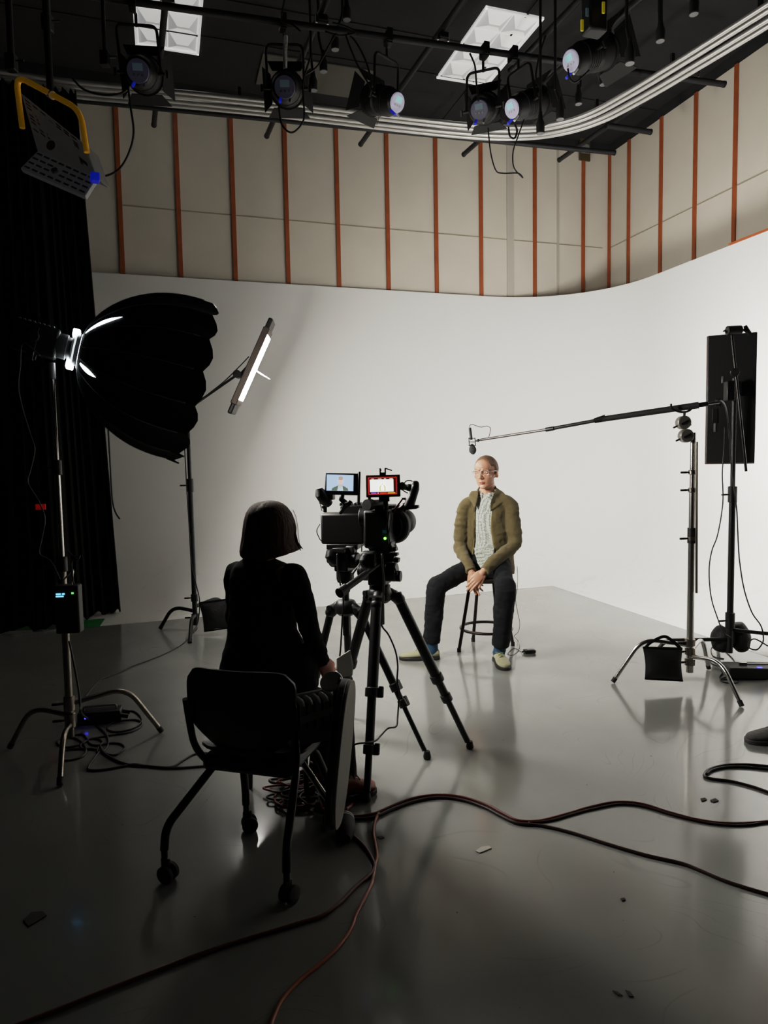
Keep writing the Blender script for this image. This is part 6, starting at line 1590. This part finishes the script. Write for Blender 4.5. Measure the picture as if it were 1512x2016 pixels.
fcable('black cable leaving the same bundle and slanting down to the right edge', [(646, 1609), (690, 1612), (735, 1609), (775, 1592), (815, 1578), (862, 1570), (910, 1575), (955, 1590), (985, 1606), (1020, 1621), (1065, 1625), (1125, 1639), (1195, 1661), (1270, 1683), (1340, 1699), (1375, 1712), (1420, 1731), (1470, 1748), (1530, 1765), (1640, 1792), (1850, 1800), (2150, 1760)], .0064, M_dred)
fcable('thin dark cable twisted along the upper arc at the right', [(1040, 1620), (1085, 1615), (1130, 1602), (1170, 1592), (1220, 1583), (1268, 1588), (1330, 1606), (1400, 1621), (1470, 1624), (1560, 1613), (1800, 1618), (2100, 1580)], .0048, M_dred)
fcable('orange cable curving down to the bottom edge, left of centre', [(746, 1601), (738, 1618), (735, 1640), (739, 1663), (742, 1684), (738, 1706), (731, 1740), (716, 1772), (701, 1800), (691, 1828), (668, 1862), (630, 1898), (590, 1930), (560, 1962), (543, 1992), (530, 2030), (520, 2080)], .0062, M_org)
fcable('dark cable from the fallen connector, crossing the orange one toward the lower left', [(684, 1634), (700, 1650), (718, 1668), (731, 1688), (737, 1706), (728, 1722), (700, 1746), (668, 1778), (635, 1802), (590, 1817), (520, 1838), (440, 1863), (350, 1895), (240, 1937), (120, 1985), (20, 2024)], .007, mat('rust_cable', (92, 46, 30), .45))
fcable('black cable loop at the right edge, above the long arcs', [(2100, 1500), (1800, 1525), (1620, 1516), (1512, 1508), (1470, 1505), (1430, 1506), (1402, 1512), (1388, 1522), (1388, 1529), (1402, 1533), (1440, 1538), (1480, 1548), (1512, 1559), (1600, 1590), (1800, 1640), (2100, 1620)], .0062, M_dred, lift=.0)
fcable('second black cable lying along the top of the right-hand loop', [(2100, 1512), (1800, 1533), (1620, 1523), (1512, 1514), (1470, 1510), (1430, 1510), (1402, 1516), (1391, 1524)], .006, M_cab)
fcable('thin cable trailing over the floor from the background stand to the softbox stand', [(388, 1236), (366, 1262), (345, 1277), (318, 1290), (290, 1301), (262, 1311), (240, 1322), (215, 1332), (196, 1340), (180, 1356), (168, 1372)], .0045, M_cab)
def cpx(lst): return [(x / 3.15, 960 + y / 3.15) for x, y in lst]
fcable('black cable looping out of the power supply at the softbox stand', cpx([(690, 1392), (760, 1385), (830, 1388), (870, 1420), (875, 1455), (830, 1490), (750, 1512), (690, 1510), (665, 1490), (690, 1462), (760, 1445), (840, 1440), (880, 1460), (860, 1492), (790, 1520), (690, 1535), (560, 1560), (510, 1585), (500, 1612), (540, 1625)]), .005, M_cab)
fcable('black cable in wide flat loops in front of the softbox stand', cpx([(440, 1540), (510, 1530), (540, 1560), (560, 1590), (610, 1598), (635, 1580), (610, 1560), (560, 1558), (505, 1590), (420, 1610), (365, 1595), (360, 1568), (400, 1545), (480, 1560), (530, 1610), (520, 1660), (460, 1685), (400, 1690), (380, 1650), (420, 1625), (520, 1620), (600, 1625), (700, 1660), (770, 1620), (750, 1590), (690, 1585), (620, 1600), (600, 1640)]), .005, M_cab)
fcable('black cable running from the softbox stand toward the tablet-arm chair', cpx([(620, 1600), (640, 1640), (680, 1670), (740, 1700), (810, 1720), (900, 1725), (1000, 1735), (1100, 1738), (1250, 1728), (1330, 1722)]), .0062, M_cab)
fcable('black cable with a sharp bend running from the softbox stand toward the chair', cpx([(615, 1640), (570, 1700), (545, 1740), (570, 1752), (650, 1748), (760, 1728), (830, 1715), (930, 1728), (1060, 1732), (1120, 1700), (1200, 1655), (1270, 1645), (1350, 1660)]), .0055, M_cab)
cable('power_cable', 'black cable from the controller box down the softbox stand to the floor loops', [at(136, 1262, 3.47), at(142, 1290, 3.46), at(150, 1330, 3.45), at(156, 1365, 3.42), at(158, 1390, 3.38), at(160, 1404, 3.36), atz(176, 1418, .03), atz(200, 1436, .007), atz(212, 1452, .007), atz(212, 1468, .007), atz(204, 1480, .007)], .0052, M_cab)
for lab, l in (('thin wire coil on the floor under the right stand', [(1425, 1297), (1405, 1292), (1400, 1278), (1408, 1270), (1425, 1280), (1445, 1300), (1440, 1312), (1410, 1310), (1395, 1300), (1400, 1295), (1425, 1310), (1460, 1315), (1482, 1322)]),
               ('thin wire loops in front of the power supply at the right', [(1460, 1322), (1432, 1320), (1418, 1330), (1420, 1341), (1445, 1345), (1454, 1340), (1440, 1331), (1418, 1338), (1455, 1336)])):
    fcable(lab, l, .0042, M_cab)
# connector with striped collar lying by the chair caster
p0, p1 = atz(678, 1612, .045), atz(680, 1640, .036); d = (p1 - p0).normalized()
t = thing('cable_connector', 'fat black cable connector with pale rings lying beside the tablet', 'connector', V((p1.x, p1.y, 0)))
MB().lathe([(.001, 0), (.036, 0), (.040, .02), (.040, .07), (.034, .10), (.018, .13), (.001, .13)], p0, d, 22).build('body', M_rubber, t)
for k in (.006, .018): MB().lathe([(.0385, k), (.0415, k + .001), (.0415, k + .005), (.0385, k + .006)], p0, d, 22).build('pale_ring', M_white, t)
# tangle of cables under the chair: nobody could count it
rng = random.Random(5); tb_ = MB()
for i in range(26):
    cx, cy = rng.uniform(560, 668), rng.uniform(1515, 1592); w_, h_ = rng.uniform(16, 48), rng.uniform(6, 16); pts = []; ph_ = rng.uniform(0, 6); zz = .006 + .004 * (i % 6)
    for k in range(12):
        a = ph_ + k * .75; pts.append(atz(cx + w_ * math.cos(a) * (1 + .2 * math.sin(k * 2.3 + i)), cy + h_ * math.sin(a), zz + .012 * abs(math.sin(k * 1.7 + i))))
    tb_.cur = 0 if i % 2 else 1; tb_.tube(spline(pts, 6), .0052 if i % 3 else .007, 7)
for i in range(10):
    x0, y0 = rng.uniform(596, 640), rng.uniform(1505, 1545); tb_.cur = 1 if i % 3 else 0
    tb_.tube(spline([atz(x0 - 40, y0 + rng.uniform(5, 20), .03), atz(x0, y0, .05), atz(x0 + 30, y0 - rng.uniform(0, 8), .05), atz(x0 + 46, y0 + rng.uniform(0, 14), .03)], 6), .006, 7)
o = tb_.build('cable_tangle', [M_cab, mat('bright_red_cable', (140, 36, 28), .4)], smooth=180); o['kind'] = 'stuff'; tag(o, 'tangled heap of black and red cables under the tablet-arm chair', 'cables')
# a shoe at the right edge
sh0 = atz(1471, 1462); t = thing('shoe', 'grey knit sneaker toe entering at the right edge of the floor', 'shoe', sh0)
toe = V((sh0.x, sh0.y, 0)); heel = toe + V((.285, .03, 0))
shoe(t, heel, toe, heel, (mat('grey_knit', (96, 94, 92), .9, var=.5, scale=45, bump=.2, bscale=200), mat('grey_sole', (70, 70, 70), .6), mat('grey_lace', (120, 118, 116), .8)), .05, .10)
# scraps on the floor
def scrap(px, label, m):
    p = [atz(x, y, .0015) for x, y in px]; k = len(p); b = MB(); b._add(p + [q + V((0, 0, .0025)) for q in p], [tuple(range(k - 1, -1, -1)), tuple(range(k, 2 * k))] + [(i, (i + 1) % k, k + (i + 1) % k, k + i) for i in range(k)])
    tag(b.build('floor_scrap', m, smooth=0), label, 'scrap', 'scraps on the floor')
M_sc = mat('dark_scrap', (40, 38, 36), .7); M_scw = mat('pale_scrap', (176, 172, 162), .7)
scrap([(936, 1676), (948, 1668), (962, 1666), (968, 1670), (954, 1676), (944, 1680)], 'pale curled scrap of tape on the floor near the middle', M_scw)
scrap([(1379, 1573), (1388, 1571), (1392, 1575), (1382, 1578)], 'small dark scrap left of another below the cable loop', M_sc)
scrap([(1398, 1576), (1408, 1572), (1415, 1577), (1404, 1580)], 'small dark scrap right of another below the cable loop', M_sc)
scrap([(1206, 1951), (1215, 1953), (1226, 1961), (1217, 1960)], 'dark chip on the floor at the bottom right, left one of a pair', M_sc)
scrap([(1231, 1950), (1240, 1953), (1248, 1963), (1238, 1962)], 'dark chip on the floor at the bottom right, right one of a pair', M_sc)
scrap([(46, 1812), (62, 1797), (84, 1795), (92, 1803), (72, 1815), (56, 1824)], 'dark smudge-shaped scrap on the floor at the lower left', M_sc)
scrap([(743, 1648), (752, 1646), (757, 1650), (747, 1652)], 'tiny dark scrap beside the orange cable', M_sc)
scrap([(1221, 1770), (1229, 1768), (1232, 1772), (1224, 1774)], 'tiny dark chip alone on the open floor at the right', M_sc)
# ---------------------------------------------------------------- render look
for o in bpy.data.objects:
    if '_w' in o: del o['_w']
w = bpy.data.worlds.new('world'); SC.world = w; w.use_nodes = True
w.node_tree.nodes['Background'].inputs[0].default_value = (.8, .85, 1, 1); w.node_tree.nodes['Background'].inputs[1].default_value = .0
SC.view_settings.view_transform = 'Standard'; SC.view_settings.look = 'None'; SC.view_settings.exposure = 0; SC.view_settings.gamma = 1
SC.view_settings.use_curve_mapping = True
cm = SC.view_settings.curve_mapping; WL = 4.; cm.white_level = (WL, WL, WL); cm.black_level = (0, 0, 0)
cv = cm.curves[3]
pts = [(0, 0), (.01, .010), (.05, .056), (.1, .125), (.2, .265), (.3, .385), (.5, .545), (.8, .665), (1.2, .75), (2., .85), (4., .97)]
cv.points[0].location = (0, 0); cv.points[1].location = (1, pts[-1][1])
for x, y in pts[1:-1]: cv.points.new(x / WL, y)
cm.update()
SC.cycles.use_denoising = True
SC.cycles.max_bounces = 10; SC.cycles.diffuse_bounces = 6; SC.cycles.glossy_bounces = 4
SC.cycles.sample_clamp_indirect = 6
